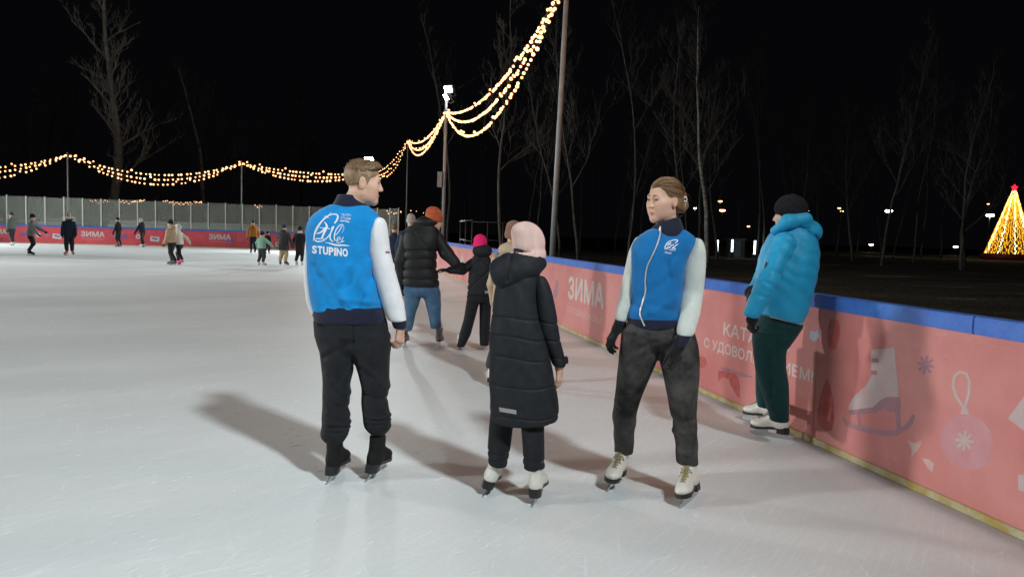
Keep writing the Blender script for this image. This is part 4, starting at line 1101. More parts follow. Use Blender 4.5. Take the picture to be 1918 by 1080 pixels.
def eyes(parent, base, c, M, s, brow=None):
    for x in (-1, 1):
        p = lp(c, M, s, (x * 0.031, 0.0735, 0.006)) - base
        bm = bmesh.new(); bmesh.ops.create_uvsphere(bm, u_segments=16, v_segments=10, radius=0.0125 * s)
        me = bpy.data.meshes.new("eye"); bm.to_mesh(me); bm.free(); me.materials.append(M_EYEW)
        e = link("eye", me, None, parent, tuple(p), True)
        bm = bmesh.new(); bmesh.ops.create_uvsphere(bm, u_segments=12, v_segments=8, radius=0.0062 * s)
        me = bpy.data.meshes.new("iris"); bm.to_mesh(me); bm.free(); me.materials.append(M_IRIS)
        link("iris", me, None, e, tuple(M[1] * 0.0085 * s), True)
        if brow:
            lash = [lp(c, M, s, (x * (0.031 + 0.0145 * t), 0.0865 - 0.006 * t * t - (0.001 if t < 0 else 0.003 * t), 0.0085 - 0.0022 * t * t)) - base for t in (-1, -.5, 0, .5, 1)]
            tube("eyelash", lash, [0.0008 * s, 0.0014 * s, 0.0016 * s, 0.0016 * s, 0.0008 * s], M_LASH, parent, 5)
            pts = [lp(c, M, s, (x * (0.014 + 0.034 * t), 0.0925 - 0.016 * t * t, 0.0285 + 0.006 * math.sin(2.2 * t) - 0.004 * t)) - base for t in (0, 0.33, 0.66, 1)]
            tube("eyebrow", pts, [0.0032 * s, 0.0034 * s, 0.0028 * s, 0.001 * s], brow, parent, 6)
def fuzz(name, src, n, length, flow, material, parent, seed=1, lift=0.35, rad=0.0011, keep=None):
    """many short hairs standing on a hair mesh; flow = function of the vertex giving the combing direction"""
    rng = np.random.RandomState(seed); me = src.data
    co = np.empty(len(me.vertices) * 3, np.float32); me.vertices.foreach_get("co", co); co = co.reshape(-1, 3)
    no = np.array([v.normal[:] for v in me.vertices]); parts = []
    for i in rng.choice(len(co), n):
        if keep is not None and not keep(co[i]): continue
        f = flow(co[i]); f = nz(f - no[i] * np.dot(f, no[i]) + rng.normal(0, .16, 3)); L = length * rng.uniform(.6, 1.3)
        p = co[i] - no[i] * .001
        parts.append(tube_data([p, p + f * L * .5 + no[i] * L * lift, p + f * L + no[i] * L * lift * rng.uniform(.6, 1.5)], [rad, rad * .8, rad * .25], 3, cap=False))
    v, f = join_data(parts); o = mesh(name, v, f, material, parent); tag(o, kind="stuff"); return o
def hand(S, w, d, n, sgn, curl=(0.35, 0.5, 0.4), s=1.0, fat=1.0, spread=1.0):
    """w wrist, d towards the fingers, n palm side, sgn picks the thumb's side"""
    d = nz(d); n = nz(np.array(n) - d * np.dot(n, d)); sd = np.cross(d, n) * sgn
    w = np.array(w)
    S.cone(w - d * 0.03 * s, w + d * 0.02 * s, 0.025 * s * fat, 0.024 * s * fat, k=0.015)
    offs = (0.029, 0.010, -0.009, -0.027); kd = (0.086, 0.089, 0.084, 0.076); fl = (0.95, 1.06, 0.98, 0.78)
    for i in range(4):
        o = offs[i] * s
        b = w + d * 0.012 * s + sd * o * 0.6; kn = w + d * kd[i] * s + sd * o * spread
        S.cone(b, kn, 0.0135 * s * fat, 0.0118 * s * fat, k=0.012 * s)
        p = kn; th = 0.0; rs = (0.0098, 0.0088, 0.0078, 0.0066); ls = (0.043, 0.027, 0.021)
        for j in range(3):
            th += curl[j] * (1 + 0.12 * i)
            q = p + (d * math.cos(th) + n * math.sin(th)) * ls[j] * fl[i] * s
            S.cone(p, q, rs[j] * s * fat, rs[j + 1] * s * fat, k=0.004); p = q
    b = w + d * 0.024 * s + sd * 0.024 * s + n * 0.006 * s
    q = b + nz(d * 0.72 + sd * 0.62 + n * 0.30) * 0.044 * s
    S.cone(b, q, 0.0145 * s * fat, 0.0112 * s * fat, k=0.012 * s)
    q2 = q + nz(d * 0.92 + sd * 0.18 + n * 0.35) * 0.031 * s; S.cone(q, q2, 0.0108 * s * fat, 0.0098 * s * fat, k=0.004)
    q3 = q2 + nz(d * 0.92 - sd * 0.05 + n * 0.42) * 0.024 * s; S.cone(q2, q3, 0.0098 * s * fat, 0.0078 * s * fat, k=0.004)

# ------------------------------------------------------------------ garments from silhouette stations
def px_st(rows, Y):
    """rows: (py, left px, right px, half depth m[, depth offset m]) -> loft stations on the plane at distance Y"""
    out = []
    for r in rows:
        dy = r[4] if len(r) > 4 else 0.0
        a = at(r[1], r[0], Y + dy); b = at(r[2], r[0], Y + dy); c = (a + b) / 2
        out.append((c[2], c[0], Y + dy, abs(b[0] - a[0]) / 2, r[3]))
    return out
def leg_st(rows, Y, shaft, y0=0.0):
    """leg stations that run from the hip's depth to the skate's shaft"""
    n0, n1 = rows[0][0], rows[-1][0]
    return px_st([(r[0], r[1], r[2], r[3], y0 + (shaft[1] - Y - y0) * ((r[0] - n0) / (n1 - n0)) ** 1.15) for r in rows], Y)
def wrap_print(name, objs, base, V, Fc, m, parent, lift=0.0025, maxlen=2.0):
    """flat print: V in photo pixels, laid onto the garment's own surface"""
    bm = bmesh.new()
    vs = [bm.verts.new((float(x), float(y), 0)) for x, y in V]
    for f in Fc:
        try: bm.faces.new([vs[i] for i in f])
        except ValueError: pass
    bmesh.ops.triangulate(bm, faces=bm.faces[:])
    for _ in range(4):
        ed = [e for e in bm.edges if e.calc_length() > maxlen]
        if not ed: break
        bmesh.ops.subdivide_edges(bm, edges=ed, cuts=1); bmesh.ops.triangulate(bm, faces=bm.faces[:])
    trees = []
    for o in objs:
        me = o.data; trees.append(BVHTree.FromPolygons([Vector(v.co) + Vector(base) for v in me.vertices], [p.vertices[:] for p in me.polygons]))
    dead = []
    for v in bm.verts:
        d = Vector(ray(v.co.x, v.co.y)).normalized(); best = None
        for t in trees:
            h = t.ray_cast(Vector(EYE), d)
            if h[0] is not None and (best is None or h[3] < best[3]): best = h
        if best is None: dead.append(v); continue
        nrm = best[1]
        if nrm.dot(d) > 0: nrm = -nrm
        v.co = best[0] + (nrm * 0.4 - d * 0.6).normalized() * lift - Vector(base)
    bmesh.ops.delete(bm, geom=dead, context='VERTS')
    me = bpy.data.meshes.new(name); bm.to_mesh(me); bm.free()
    return link(name, me, m, parent)
def ribbon_px(pts, w, smooth=True):
    P = np.array(pts, float)
    if smooth and len(P) > 2:
        t = np.linspace(0, len(P) - 1, (len(P) - 1) * 4 + 1); Q = []
        for x in t:
            i = min(int(x), len(P) - 2); f = x - i
            p0 = P[max(i - 1, 0)]; p1 = P[i]; p2 = P[i + 1]; p3 = P[min(i + 2, len(P) - 1)]
            Q.append(0.5 * ((2 * p1) + (p2 - p0) * f + (2 * p0 - 5 * p1 + 4 * p2 - p3) * f * f + (3 * p1 - p0 - 3 * p2 + p3) * f ** 3))
        P = np.array(Q)
        if hasattr(w, '__len__'): w = np.interp(t, np.arange(len(w)), w)
    A, B = stroke_poly(P, w); n = len(A)
    return list(A) + list(B), [(i, i + 1, n + i + 1, n + i) for i in range(n - 1)]
def text_px(txt, o, xd, yd, bold=0.0):
    """lettering mapped affinely: o = lower left pixel, xd / yd = pixel vectors along the line and up"""
    T, Fc = text_tris(txt, bold)
    return [(o[0] + x * xd[0] + y * yd[0], o[1] + x * xd[1] + y * yd[1]) for x, y in T], Fc
def lips(body, base, c, M, s):
    me = body.data; me.materials.append(M_LIP)
    co = np.empty(len(me.polygons) * 3, np.float32); me.polygons.foreach_get("center", co); co = co.reshape(-1, 3) + base - np.array(c)
    L = co @ M.T / s
    k = (np.abs(L[:, 0]) < 0.020 - 0.7 * np.abs(L[:, 2] + 0.068)) & (L[:, 2] < -0.0605) & (L[:, 2] > -0.0775) & (L[:, 1] > 0.07)
    mi = np.zeros(len(me.polygons), np.int32); mi[k] = 1
    me.polygons.foreach_set("material_index", mi)
def beanie(c, M, s, vox, z0=0.028, h=0.10, loose=0.0, slouch=(0, 0, 0), brim=True):
    S = Shape(vox); P = lambda *p: lp(c, M, s, p)
    S.ell(P(0, -0.012, 0.044), np.array([0.087, 0.107, 0.098 + loose]) * s, M, k=0.02)
    if loose: S.ell(P(slouch[0], -0.03 + slouch[1], 0.10 + slouch[2]), np.array([0.070, 0.085, 0.055]) * s, M, k=0.04)
    S.plane(P(0, 0.10, z0 + 0.014), -(M[2] * 1.0 - M[1] * 0.20))
    if brim:
        for t in np.linspace(0, 2 * math.pi, 25)[:-1]:
            a = (0.086 * math.cos(t), -0.012 + 0.106 * math.sin(t)); b = (0.086 * math.cos(t + 0.262), -0.012 + 0.106 * math.sin(t + 0.262))
            za = z0 + 0.030 + 0.20 * (a[1] - 0.10); zb = z0 + 0.030 + 0.20 * (b[1] - 0.10)
            S.cone(P(a[0], a[1], za), P(b[0], b[1], zb), 0.010 * s, 0.010 * s, k=0.012, flat=(M[2], 2.8))
    S.ripple(5, 0.003, (18, 18, 18))
    return S
# ------------------------------------------------------------------ the man in the blue and white jacket (seen from behind)
def man():
    Y = 4.37
    base = np.array([*at(665, 890, Y)[:2], 0.0])
    e = empty("person", tuple(base), "bareheaded person in blue and white jacket lettered across the back, black joggers", "person")
    J = lambda px, py, dy=0.0: at(px, py, Y + dy)
    T = Shape(0.006)
    T.loft(px_st([(582, 588, 718, .150), (560, 583, 716, .152), (520, 578, 706, .150), (480, 577, 704, .146), (440, 575, 708, .135), (425, 576, 712, .125), (412, 581, 714, .112), (400, 592, 708, .098), (392, 604, 697, .086), (384, 620, 690, .074)], Y), n=2.35)
    JK = Shape(0.006); JK.ops = list(T.ops)
    for a, b, w, am in (((690, 470), (640, 540), .022, -.012), ((697, 500), (668, 572), .020, -.014), ((660, 500), (690, 560), .025, .010), ((600, 520), (640, 575), .02, -.009), ((585, 500), (612, 570), .018, -.009),
                        ((625, 500), (650, 570), .02, .007), ((702, 430), (690, 480), .014, -.008), ((708, 520), (700, 575), .015, -.010), ((640, 560), (700, 568), .015, .008)):
        JK.fold(J(*a, -.14), J(*b, -.15), w * 1.25, am * 1.25)
    JK.ripple(3, 0.006, (7, 7, 5)); JK.waves(9, 0.007, (30, 0, 16), 2.5, (4, 4, 4), mask=(0.96, 0.28))
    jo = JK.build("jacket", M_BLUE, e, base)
    H = Shape(0.006).loft(px_st([(603, 591, 722, .146), (595, 589, 722, .151), (581, 588, 720, .153), (572, 587, 718, .149)], Y), n=2.35, cap=0.01)
    H.build("hem_band", M_NAVY, jo, base)
    C = Shape(0.005).loft(px_st([(390, 618, 692, .080), (383, 624, 687, .078), (374, 629, 683, .072), (365, 633, 679, .066)], Y), n=2.1, cap=0.006)
    C.loft(px_st([(374, 637, 675, .050), (360, 638, 674, .050)], Y), n=2.0, k=0.004, mode='s')
    C.build("collar", M_NAVY, jo, base)
    RS = Shape(0.006).loft(px_st([(602, 728, 761, .050), (590, 722, 760, .058), (564, 713, 756, .064), (535, 704, 749, .068), (505, 695, 741, .072), (470, 688, 732, .078), (434, 690, 727, .080), (418, 698, 724, .072), (408, 705, 718, .050)], Y - 0.01), n=2.1, cap=0.02)
    LS = Shape(0.006).loft(px_st([(588, 584, 606, .046), (565, 575, 602, .056), (530, 570, 602, .064), (490, 569, 602, .07), (450, 573, 606, .07), (420, 584, 612, .06)], Y + 0.045), n=2.1, cap=0.02)
    RSb = Shape(0.006); RSb.ops = list(RS.ops)
    RSb.ripple(11, 0.006, (9, 9, 6)); RSb.waves(13, .0035, (24, 0, 52), 3.5, (7, 7, 7), mask=(.92, .26))
    RSb.build("sleeve", M_WHITE, jo, base); 
    L2 = Shape(0.006); L2.ops = list(LS.ops); L2.ripple(12, 0.004, (9, 9, 6)); L2.build("sleeve", M_WHITE, jo, base)
    Shape(0.005).loft(px_st([(615, 738, 761, .038), (608, 735, 762, .042), (598, 731, 761, .044)], Y - 0.01), n=2.1, cap=0.006).build("cuff", M_NAVY, jo, base)
    Shape(0.005).loft(px_st([(602, 590, 604, .034), (585, 584, 606, .040)], Y + 0.045), n=2.1, cap=0.006).build("cuff", M_NAVY, jo, base)
    # joggers
    hl, tl = gpt(611, 909), gpt(648, 873); hr, tr = gpt(686, 902), gpt(722, 872)
    la, lt = skate(e, base, hl, tl, 'b', 1.05, lean=.04); ra, rt = skate(e, base, hr, tr, 'b', 1.05, lean=.14)
    P = Shape(0.006)
    P.loft(px_st([(588, 590, 722, .126), (605, 588, 724, .140), (625, 590, 727, .148), (648, 598, 729, .140), (664, 608, 724, .11)], Y), n=2.2, cap=.04)
    P.loft(leg_st([(628, 594, 668, .130), (655, 601, 668, .135), (680, 604, 664.5, .125), (700, 605, 660, .115), (725, 605, 655, .105), (760, 603, 654, .098), (795, 604, 655, .092), (812, 599, 652, .088), (820, 601, 648, .080), (829, 612, 642, .056)], Y, lt), n=2.1, k=0.025)
    P.loft(leg_st([(628, 660, 728, .130), (655, 662, 729, .135), (680, 666, 729, .125), (700, 672, 729, .115), (725, 677, 728, .105), (760, 678, 727, .098), (786, 680, 730, .090), (797, 682, 733, .086), (805, 688, 729, .076), (812, 696, 722, .052)], Y, rt), n=2.1, k=0.025)
    PJ = Shape(0.006); PJ.ops = list(P.ops)
    PJ.ripple(21, 0.006, (8, 8, 6)); PJ.waves(22, 0.006, (14, 10, 34), 3.0, (6, 6, 6), mask=(0.36, 0.34))
    dl, dr = lt[1] - Y, rt[1] - Y
    for px, zs, d_ in ((628, (796, 806, 816), dl), (706, (782, 791, 799), dr)):
        for k, y in enumerate(zs): PJ.fold(J(px - 22, y, d_ - .09), J(px + 20, y + 4, d_ - .09), .010, .009 - .002 * k); PJ.fold(J(px - 10 + 8 * k, y + 5, d_ - .09), J(px + 22, y + 9 - 3 * k, d_ - .09), .007, -.007)
    for a, b, w, am in (((658, 640), (608, 668), .018, -.012), ((652, 690), (630, 718), .016, -.009), ((676, 690), (704, 712), .018, -.009), ((600, 608), (640, 640), .02, -.010), ((661, 608), (663, 655), .012, -.010), ((640, 630), (620, 655), .035, .012), ((695, 632), (700, 660), .035, .012),
                        ((690, 690), (724, 730), .016, .010), ((612, 700), (650, 740), .016, .010), ((610, 745), (645, 765), .014, -.010), ((684, 740), (722, 752), .014, -.010), ((616, 770), (650, 780), .014, .009)):
        PJ.fold(J(*a, -.13), J(*b, -.12), w, am)
    PJ.build("trousers", M_BLACKPANT, e, base)
    Rc = Shape(0.006); Rc.cone(J(709, 806, dr), rt + np.array([0, 0, -.02]), .040, .040); Rc.rings([J(0, 812)[2], J(0, 820)[2]], .003, .006); Rc.build("trouser_cuff", M_BLACKPANT, e, base)
    Lc = Shape(0.006); Lc.cone(J(627, 822, dl), lt + np.array([0, 0, -.03]), .042, .040); Lc.build("trouser_cuff", M_BLACKPANT, e, base)
    # body
    hc = J(680.5, 343, 0.0); M = frame((0.95, 0.26, -0.06), roll=-0.04); s = 1.03
    B = Shape(0.005)
    B.include(T, -0.045, 0.03); B.include(RS, -0.02, 0.03); B.include(LS, -0.02, 0.03); B.include(P, -0.035, 0.03)
    B.cone(J(709, 795, dr), ra, .038, .034); B.cone(J(628, 810, dl), la, .038, .034)
    head(B, hc, M, s, J(657, 392, 0.01), nr=0.058)
    wr = J(748, 606, -0.01); B.cone(J(742, 585, -.01), wr, .03, .026)
    hand(B, J(750, 612, -.01), (-0.02, -0.05, -1.0), (-0.85, 0.5, 0), 1, curl=(0.55, 0.85, 0.6), s=0.98)
    wl = J(596, 596, .045); B.cone(J(595, 580, .045), wl, .03, .026); hand(B, J(597, 602, .05), (0.15, 0.25, -1), (0.8, 0.5, 0), -1, curl=(0.5, 0.7, 0.5), s=0.98)
    bo = B.build("body", M_SKIN, e, base); lips(bo, base, hc, M, s); eyes(e, base, hc, M, s, M_HAIR_TAN)
    # hair: clipped sides, longer brown top
    Pp = lambda *p: lp(hc, M, s, p)
    S = Shape(0.004); S.ell(Pp(0, -0.013, 0.042), np.array([.0785, .0995, .087]) * s, M)
    S.plane(Pp(0, 0.036, 0.030), -(M[2] * 1.0 - M[1] * 0.62)); S.plane(Pp(0, 0.052, 0), M[1] * 1.0 - M[2] * 0.35)
    for x in (-1, 1):
        S.cone(Pp(x * 0.070, 0.022, 0.04), Pp(x * 0.070, 0.016, -0.004), .010 * s, .007 * s, k=.012)
        S.ell(Pp(x * 0.084, -0.010, -0.002), np.array([.02, .021, .036]) * s, M, mode='s', k=.006)
    S.ripple(4, .0015, (60, 60, 60)); hs = S.build("hair", M_HAIR_TAN, e, base)
    S = Shape(0.004); S.ell(Pp(0, -0.008, 0.066), np.array([.0775, .101, .069]) * s, M); S.ell(Pp(0.004, 0.052, 0.088), np.array([.052, .040, .034]) * s, M, k=.04)
    S.plane(Pp(0, -0.02, 0.062), -(M[2] - M[1] * 0.30)); S.ripple(6, .004, (45, 45, 22)); S.ripple(7, .003, (120, 120, 60)); ht = S.build("hair_top", M_HAIR_BROWN, hs, base)
    for sd, mm in ((1, M_HAIR_LT), (2, M_HAIR_DK)): fuzz("hair_strands", hs, 900, .008, lambda p: -M[2] - M[1] * .5, mm, hs, sd, rad=.0008); fuzz("hair_strands", ht, 900, .013, lambda p: M[1] + M[0] * .3, mm, hs, sd + 4, lift=.16, rad=.0010)
    # print on the back
    Z = lambda p: [(560 + x / 9.0, 380 + y / 9.0) for x, y in p]
    pr = M_WHITE_JP
    def st(pts, w, nm="printed_emblem"): V, Fc = ribbon_px(Z(pts), np.array(w) / 9.0 if hasattr(w, '__len__') else w / 9.0); return (V, Fc)
    lines = [([(600, 345), (640, 290), (655, 235), (640, 200), (590, 190), (530, 200), (475, 232), (395, 300), (325, 385), (275, 480), (258, 560), (268, 622), (320, 650), (390, 640), (450, 610), (510, 545), (555, 470), (590, 400)], [26, 30, 30, 24, 20, 20, 22, 24, 24, 22, 22, 22, 22, 20, 18, 18, 18, 14]),
             ([(592, 392), (566, 410), (545, 480), (524, 560), (535, 620), (580, 655)], [10, 24, 22, 24, 24, 12]),
             ([(735, 358), (690, 375), (640, 430), (604, 510), (597, 590), (612, 640)], [8, 16, 18, 20, 20, 16]),
             ([(735, 362), (715, 410), (680, 470), (640, 520), (606, 545)], [8, 14, 12, 12, 8]),
             ([(640, 640), (650, 590), (690, 580), (690, 610), (640, 640), (650, 670), (700, 665), (735, 640)], 13), ([(750, 575), (725, 620), (730, 655), (765, 640)], 13),
             ([(432, 320), (470, 385), (455, 440), (425, 500), (400, 560), (385, 590)], [12, 36, 40, 36, 30, 26]), ([(345, 412), (400, 425), (460, 420), (525, 440)], [8, 14, 16, 14]), ([(298, 516), (350, 505), (400, 470), (430, 430)], [14, 22, 24, 16]),
             ([(285, 598), (350, 604), (430, 598)], [16, 22, 8]), ([(440, 668), (520, 676), (620, 705), (740, 712), (852, 722)], [6, 16, 24, 26, 6]), ([(500, 690), (600, 715), (700, 728)], [4, 10, 6]), ([(470, 260), (500, 215), (545, 150)], [4, 14, 3]), ([(440, 215), (475, 235), (505, 262)], [3, 12, 3])]
    parts = [st(a, b) for a, b in lines]
    for i in range(24):                                        # dotted edging of the emblem
        t = i / 23; x = 250 + 210 * t ** 1.25 - 10 * math.sin(3 * t); y = 630 - 410 * t
        parts.append(([(560 + (x + dx) / 9, 380 + (y + dy_) / 9) for dx, dy_ in ((-16, -6), (2, -6), (2, 5), (-16, 5))], [(0, 1, 2, 3)]))
    for i in range(9):
        x = 700 + 30 * math.sin(i * .3) + (748 - 700) * (1 - i / 9); y = 370 + 16 * i
        parts.append(([(560 + (x + dx) / 9, 380 + (y + dy_) / 9) for dx, dy_ in ((-6, -4), (8, -4), (8, 4), (-6, 4))], [(0, 1, 2, 3)]))
    for V, Fc in parts: wrap_print("printed_emblem", [jo], base, V, Fc, pr, jo)
    def letters(txt, o, xd, yd, bold, adv):
        n = len(txt); x = 0; tot = sum(adv)
        for ch, a in zip(txt, adv):
            oo = (o[0] + xd[0] * x / tot, o[1] + xd[1] * x / tot); w = (a - 0.10) / tot
            V, Fc = text_px(ch, oo, (xd[0] * w, xd[1] * w), yd, bold); wrap_print("lettering", [jo], base, V, Fc, pr, jo); x += a
    letters("STUPINO", (560 + 222 / 9, 380 + 850 / 9), (612 / 9, 62 / 9), (0, -138 / 9), 0.045, (1, 1, 1.05, 1, 0.42, 1.1, 1.1))
    letters("ТЕАТР", (560 + 712 / 9, 380 + 216 / 9), (148 / 9, 12 / 9), (1 / 9, -40 / 9), 0.0, (1, .9, 1, 1, .9))
    V, Fc = ribbon_px(Z([(864, 208), (874, 209), (884, 210)]), 9 / 9); wrap_print("lettering", [jo], base, V, Fc, pr, jo)
    letters("СТУДИЯ", (560 + 702 / 9, 380 + 278 / 9), (170 / 9, 14 / 9), (1 / 9, -42 / 9), 0.0, (1, 1, 1, 1.1, 1, 1))
    V, Fc = ribbon_px(Z([(692, 300), (730, 306), (770, 302), (810, 316), (850, 326)]), np.array([12, 18, 12, 18, 10]) / 9); wrap_print("printed_line", [jo], base, V, Fc, pr, jo)
    sl = [c for c in jo.children if c.name.startswith("sleeve")][0]
    for (y0, m) in ((469.5, mat("flag_white", (.7, .7, .7))), (471.3, mat("flag_blue", (.05, .12, .5))), (473.1, mat("flag_red", (.6, .04, .1)))):
        wrap_print("printed_flag", [sl], base, [(722, y0 - .8), (729.4, y0 - .4), (729.6, y0 + 1.3), (722.4, y0 + .9)], [(0, 1, 2, 3)], m, sl, lift=.003)
M_WHITE_JP = mat("white_jacket_print", (0.72, 0.74, 0.78), rough=0.6)

# ------------------------------------------------------------------ the woman in the matching jacket (facing the camera)
def woman():
    Y = 4.10
    base = np.array([*at(1225, 925, Y)[:2], 0.0])
    e = empty("person", tuple(base), "person with tied-back hair in blue zip jacket, off-white sleeves, black gloves and grey-black jeans", "person")
    J = lambda px, py, dy=0.0: at(px, py, Y + dy)
    T = Shape(0.006)
    T.loft(px_st([(600, 1177, 1273, .122), (585, 1176, 1274, .130), (551, 1180, 1276, .128), (520, 1181, 1278, .125), (498, 1181, 1282, .125), (478, 1182, 1290, .122), (462, 1184, 1300, .112), (450, 1190, 1305, .098), (442, 1198, 1302, .088), (435, 1209, 1292, .078), (428, 1221, 1281, .070)], Y), n=2.3)
    JK = Shape(0.006); JK.ops = list(T.ops)
    for a, b, w, am in (((1255, 520), (1200, 560), .022, -.008), ((1268, 560), (1210, 590), .02, .008), ((1180, 560), (1215, 592), .018, -.008), ((1250, 490), (1258, 540), .016, -.008), ((1262, 480), (1252, 500), .015, -.008), ((1196, 470), (1190, 540), .016, .005), ((1270, 585), (1215, 570), .018, -.008)):
        JK.fold(J(*a, -.12), J(*b, -.125), w * 1.25, am * 1.1)
    JK.ripple(31, 0.006, (7, 7, 5)); JK.waves(33, 0.005, (16, 0, 40), 2.0, (5, 5, 5), mask=(0.93, 0.2))
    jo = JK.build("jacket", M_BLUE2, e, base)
    Shape(0.006).loft(px_st([(617, 1181, 1272, .118), (608, 1177, 1274, .126), (594, 1176, 1274, .130)], Y), n=2.3, cap=.008).plane(J(1230, 613), (0.22, 0, -1)).build("hem_band", M_NAVY, jo, base)
    C = Shape(0.005).loft(px_st([(444, 1217, 1285, .090), (434, 1220, 1282, .088), (420, 1223, 1278, .078), (404, 1226, 1272, .068)], Y), n=2.1, cap=0.006)
    C.loft(px_st([(425, 1231, 1267, .050), (398, 1231, 1267, .050)], Y), n=2.0, k=.004, mode='s'); C.plane(J(1247, 417), (-0.33, 0.25, 1))
    C.build("collar", M_NAVY, jo, base)
    Shape(0.005).loft(px_st([(432, 1228, 1270, .054), (415, 1229, 1268, .052), (404, 1232, 1266, .050)], Y + .004), n=2.0, cap=0.008).build("turtleneck", M_TURTLE, e, base)
    RS = Shape(0.006).loft(px_st([(630, 1268, 1297, .048, -.15), (612, 1269, 1303, .055, -.12), (586, 1272, 1310, .062, -.07), (545, 1274, 1317, .068), (510, 1275, 1320, .072), (486, 1278, 1321, .075), (466, 1288, 1320, .072), (454, 1294, 1317, .06), (446, 1299, 1312, .045)], Y - .005), n=2.1, cap=.02)
    LS = Shape(0.006).loft(px_st([(601, 1153, 1175, .044), (586, 1152, 1180, .052), (560, 1159, 1187, .058), (533, 1164, 1192, .062), (500, 1171, 1200, .066), (470, 1178, 1205, .066), (450, 1187, 1208, .055), (442, 1193, 1206, .04)], Y + .02), n=2.1, cap=.02)
    for Sx, sd, tl in ((RS, 41, .25), (LS, 42, -.3)):
        q = Shape(0.006); q.ops = list(Sx.ops); q.ripple(sd, .006, (10, 10, 7)); q.waves(sd, .0038, (60 * tl, 0, 75), 3.5, (8, 8, 8), mask=(.90, .26)); q.build("sleeve", M_WHITE2, jo, base)
    Shape(0.005).loft(px_st([(650, 1262, 1285, .034, -.165), (640, 1264, 1290, .040, -.16), (627, 1268, 1296, .043, -.15)], Y - .005), n=2.1, cap=.006).build("cuff", M_NAVY, jo, base)
    Shape(0.005).loft(px_st([(608, 1152, 1170, .036), (598, 1153, 1174, .042)], Y + .02), n=2.1, cap=.006).build("cuff", M_NAVY, jo, base)
    # gloves
    G1 = Shape(0.004); hand(G1, J(1270, 648, -.165), (-0.08, -0.12, -1.0), (-0.6, 0.8, 0), -1, curl=(.45, .75, .5), s=.95, fat=1.14); G1.cone(J(1274, 638, -.16), J(1270, 652, -.165), .032, .03); G1.build("glove", M_GLOVE, e, base)
    G2 = Shape(0.004); G2.cone(J(1162, 602, .02), J(1157, 615, .02), .030, .030); hand(G2, J(1158, 612, .02), (-0.42, -0.1, -0.8), (0.75, 0.3, -0.45), -1, curl=(.30, .55, .5), s=.95, fat=1.14); G2.build("glove", M_GLOVE, e, base)
    # jeans
    tl, hl = gpt(1138, 921), gpt(1165, 893); tr, hr = gpt(1277, 952), gpt(1307, 924)
    la, lt = skate(e, base, hl, tl, 'w', .98, lace=M_LACE, lean=-.12); ra, rt = skate(e, base, hr, tr, 'w', .98, lace=M_LACE, lean=.16)
    P = Shape(0.006)
    P.loft(px_st([(598, 1177, 1272, .112), (612, 1172, 1284, .118), (628, 1168, 1297, .124), (645, 1168, 1298, .112)], Y), n=2.2, cap=.04)
    P.loft(leg_st([(618, 1166, 1240, .112), (645, 1162, 1236, .116), (672, 1159, 1230, .110), (703, 1156, 1217, .100), (749, 1152, 1198, .084), (773, 1147, 1193, .078), (800, 1149, 1190, .074), (830, 1151, 1187, .070), (848, 1150, 1186, .068)], Y, lt), n=2.1, k=.025)
    P.loft(leg_st([(618, 1232, 1300, .112), (645, 1232, 1308, .116), (672, 1235, 1310, .110), (703, 1242, 1309, .103), (756, 1252, 1304, .088), (790, 1258, 1304, .080), (819, 1263, 1306, .076), (868, 1267, 1308, .070)], Y, rt), n=2.1, k=.025)
    PJ = Shape(0.006); PJ.ops = list(P.ops); PJ.ripple(51, .005, (8, 8, 5)); PJ.waves(52, .005, (14, 10, 46), 2.5, (6, 6, 6), mask=(0.34, 0.30))
    for a, b, w, am in (((1222, 660), (1180, 690), .02, -.008), ((1246, 664), (1290, 690), .02, -.008), ((1222, 640), (1195, 656), .016, -.007), ((1233, 606), (1234, 640), .006, -.005), ((1186, 622), (1215, 632), .01, .005), ((1155, 765), (1190, 772), .014, .009), ((1156, 780), (1188, 786), .012, -.008), ((1258, 800), (1300, 790), .014, -.007), ((1262, 822), (1304, 812), .014, .008), ((1302, 640), (1304, 860), .006, .006)):
        PJ.fold(J(*a, -.10), J(*b, -.09), w * 1.2, am)
    po = PJ.build("jeans", M_DENIMBK, e, base)
    hc = J(1244, 376.5, 0); M = frame((-0.87, -0.49, -0.05), roll=0.03); s = .985
    B = Shape(0.0045)
    B.include(T, -.045, .03); B.include(RS, -.02, .03); B.include(LS, -.02, .03); B.include(P, -.034, .03)
    B.cone(lt + np.array([0, 0, .04]), la, .034, .032); B.cone(rt + np.array([0, 0, .04]), ra, .034, .032)
    head(B, hc, M, s, J(1250, 432, .01), nr=.049, fem=True)
    B.cone(J(1283, 620, -.14), J(1270, 652, -.165), .028, .022); hand(B, J(1270, 648, -.165), (-0.08, -0.12, -1.0), (-0.6, 0.8, 0), -1, curl=(.45, .75, .5), s=.95, fat=.62)
    B.cone(J(1164, 590, .02), J(1158, 612, .02), .028, .022); hand(B, J(1158, 612, .02), (-0.42, -0.1, -0.8), (0.75, 0.3, -0.45), -1, curl=(.30, .55, .5), s=.95, fat=.62)
    bo = B.build("body", M_SKIN, e, base); lips(bo, base, hc, M, s); eyes(e, base, hc, M, s, M_HAIR_BROWN)
    Pp = lambda *p: lp(hc, M, s, p)
    S = Shape(0.004); S.ell(Pp(0, -0.018, 0.040), np.array([.084, .106, .091]) * s, M); S.ell(Pp(0, -.065, -.010), np.array([.066, .054, .066]) * s, M, k=.03)
    S.plane(Pp(0, 0.074, 0.066), -(M[2] * 1.0 - M[1] * 0.80))
    for x in (-1, 1):
        S.ell(Pp(x * 0.088, 0.006, -0.014), np.array([.022, .032, .036]) * s, M, mode='s', k=.01)
        S.ell(Pp(x * 0.050, 0.100, 0.030), np.array([.045, .05, .045]) * s, M, mode='s', k=.02)
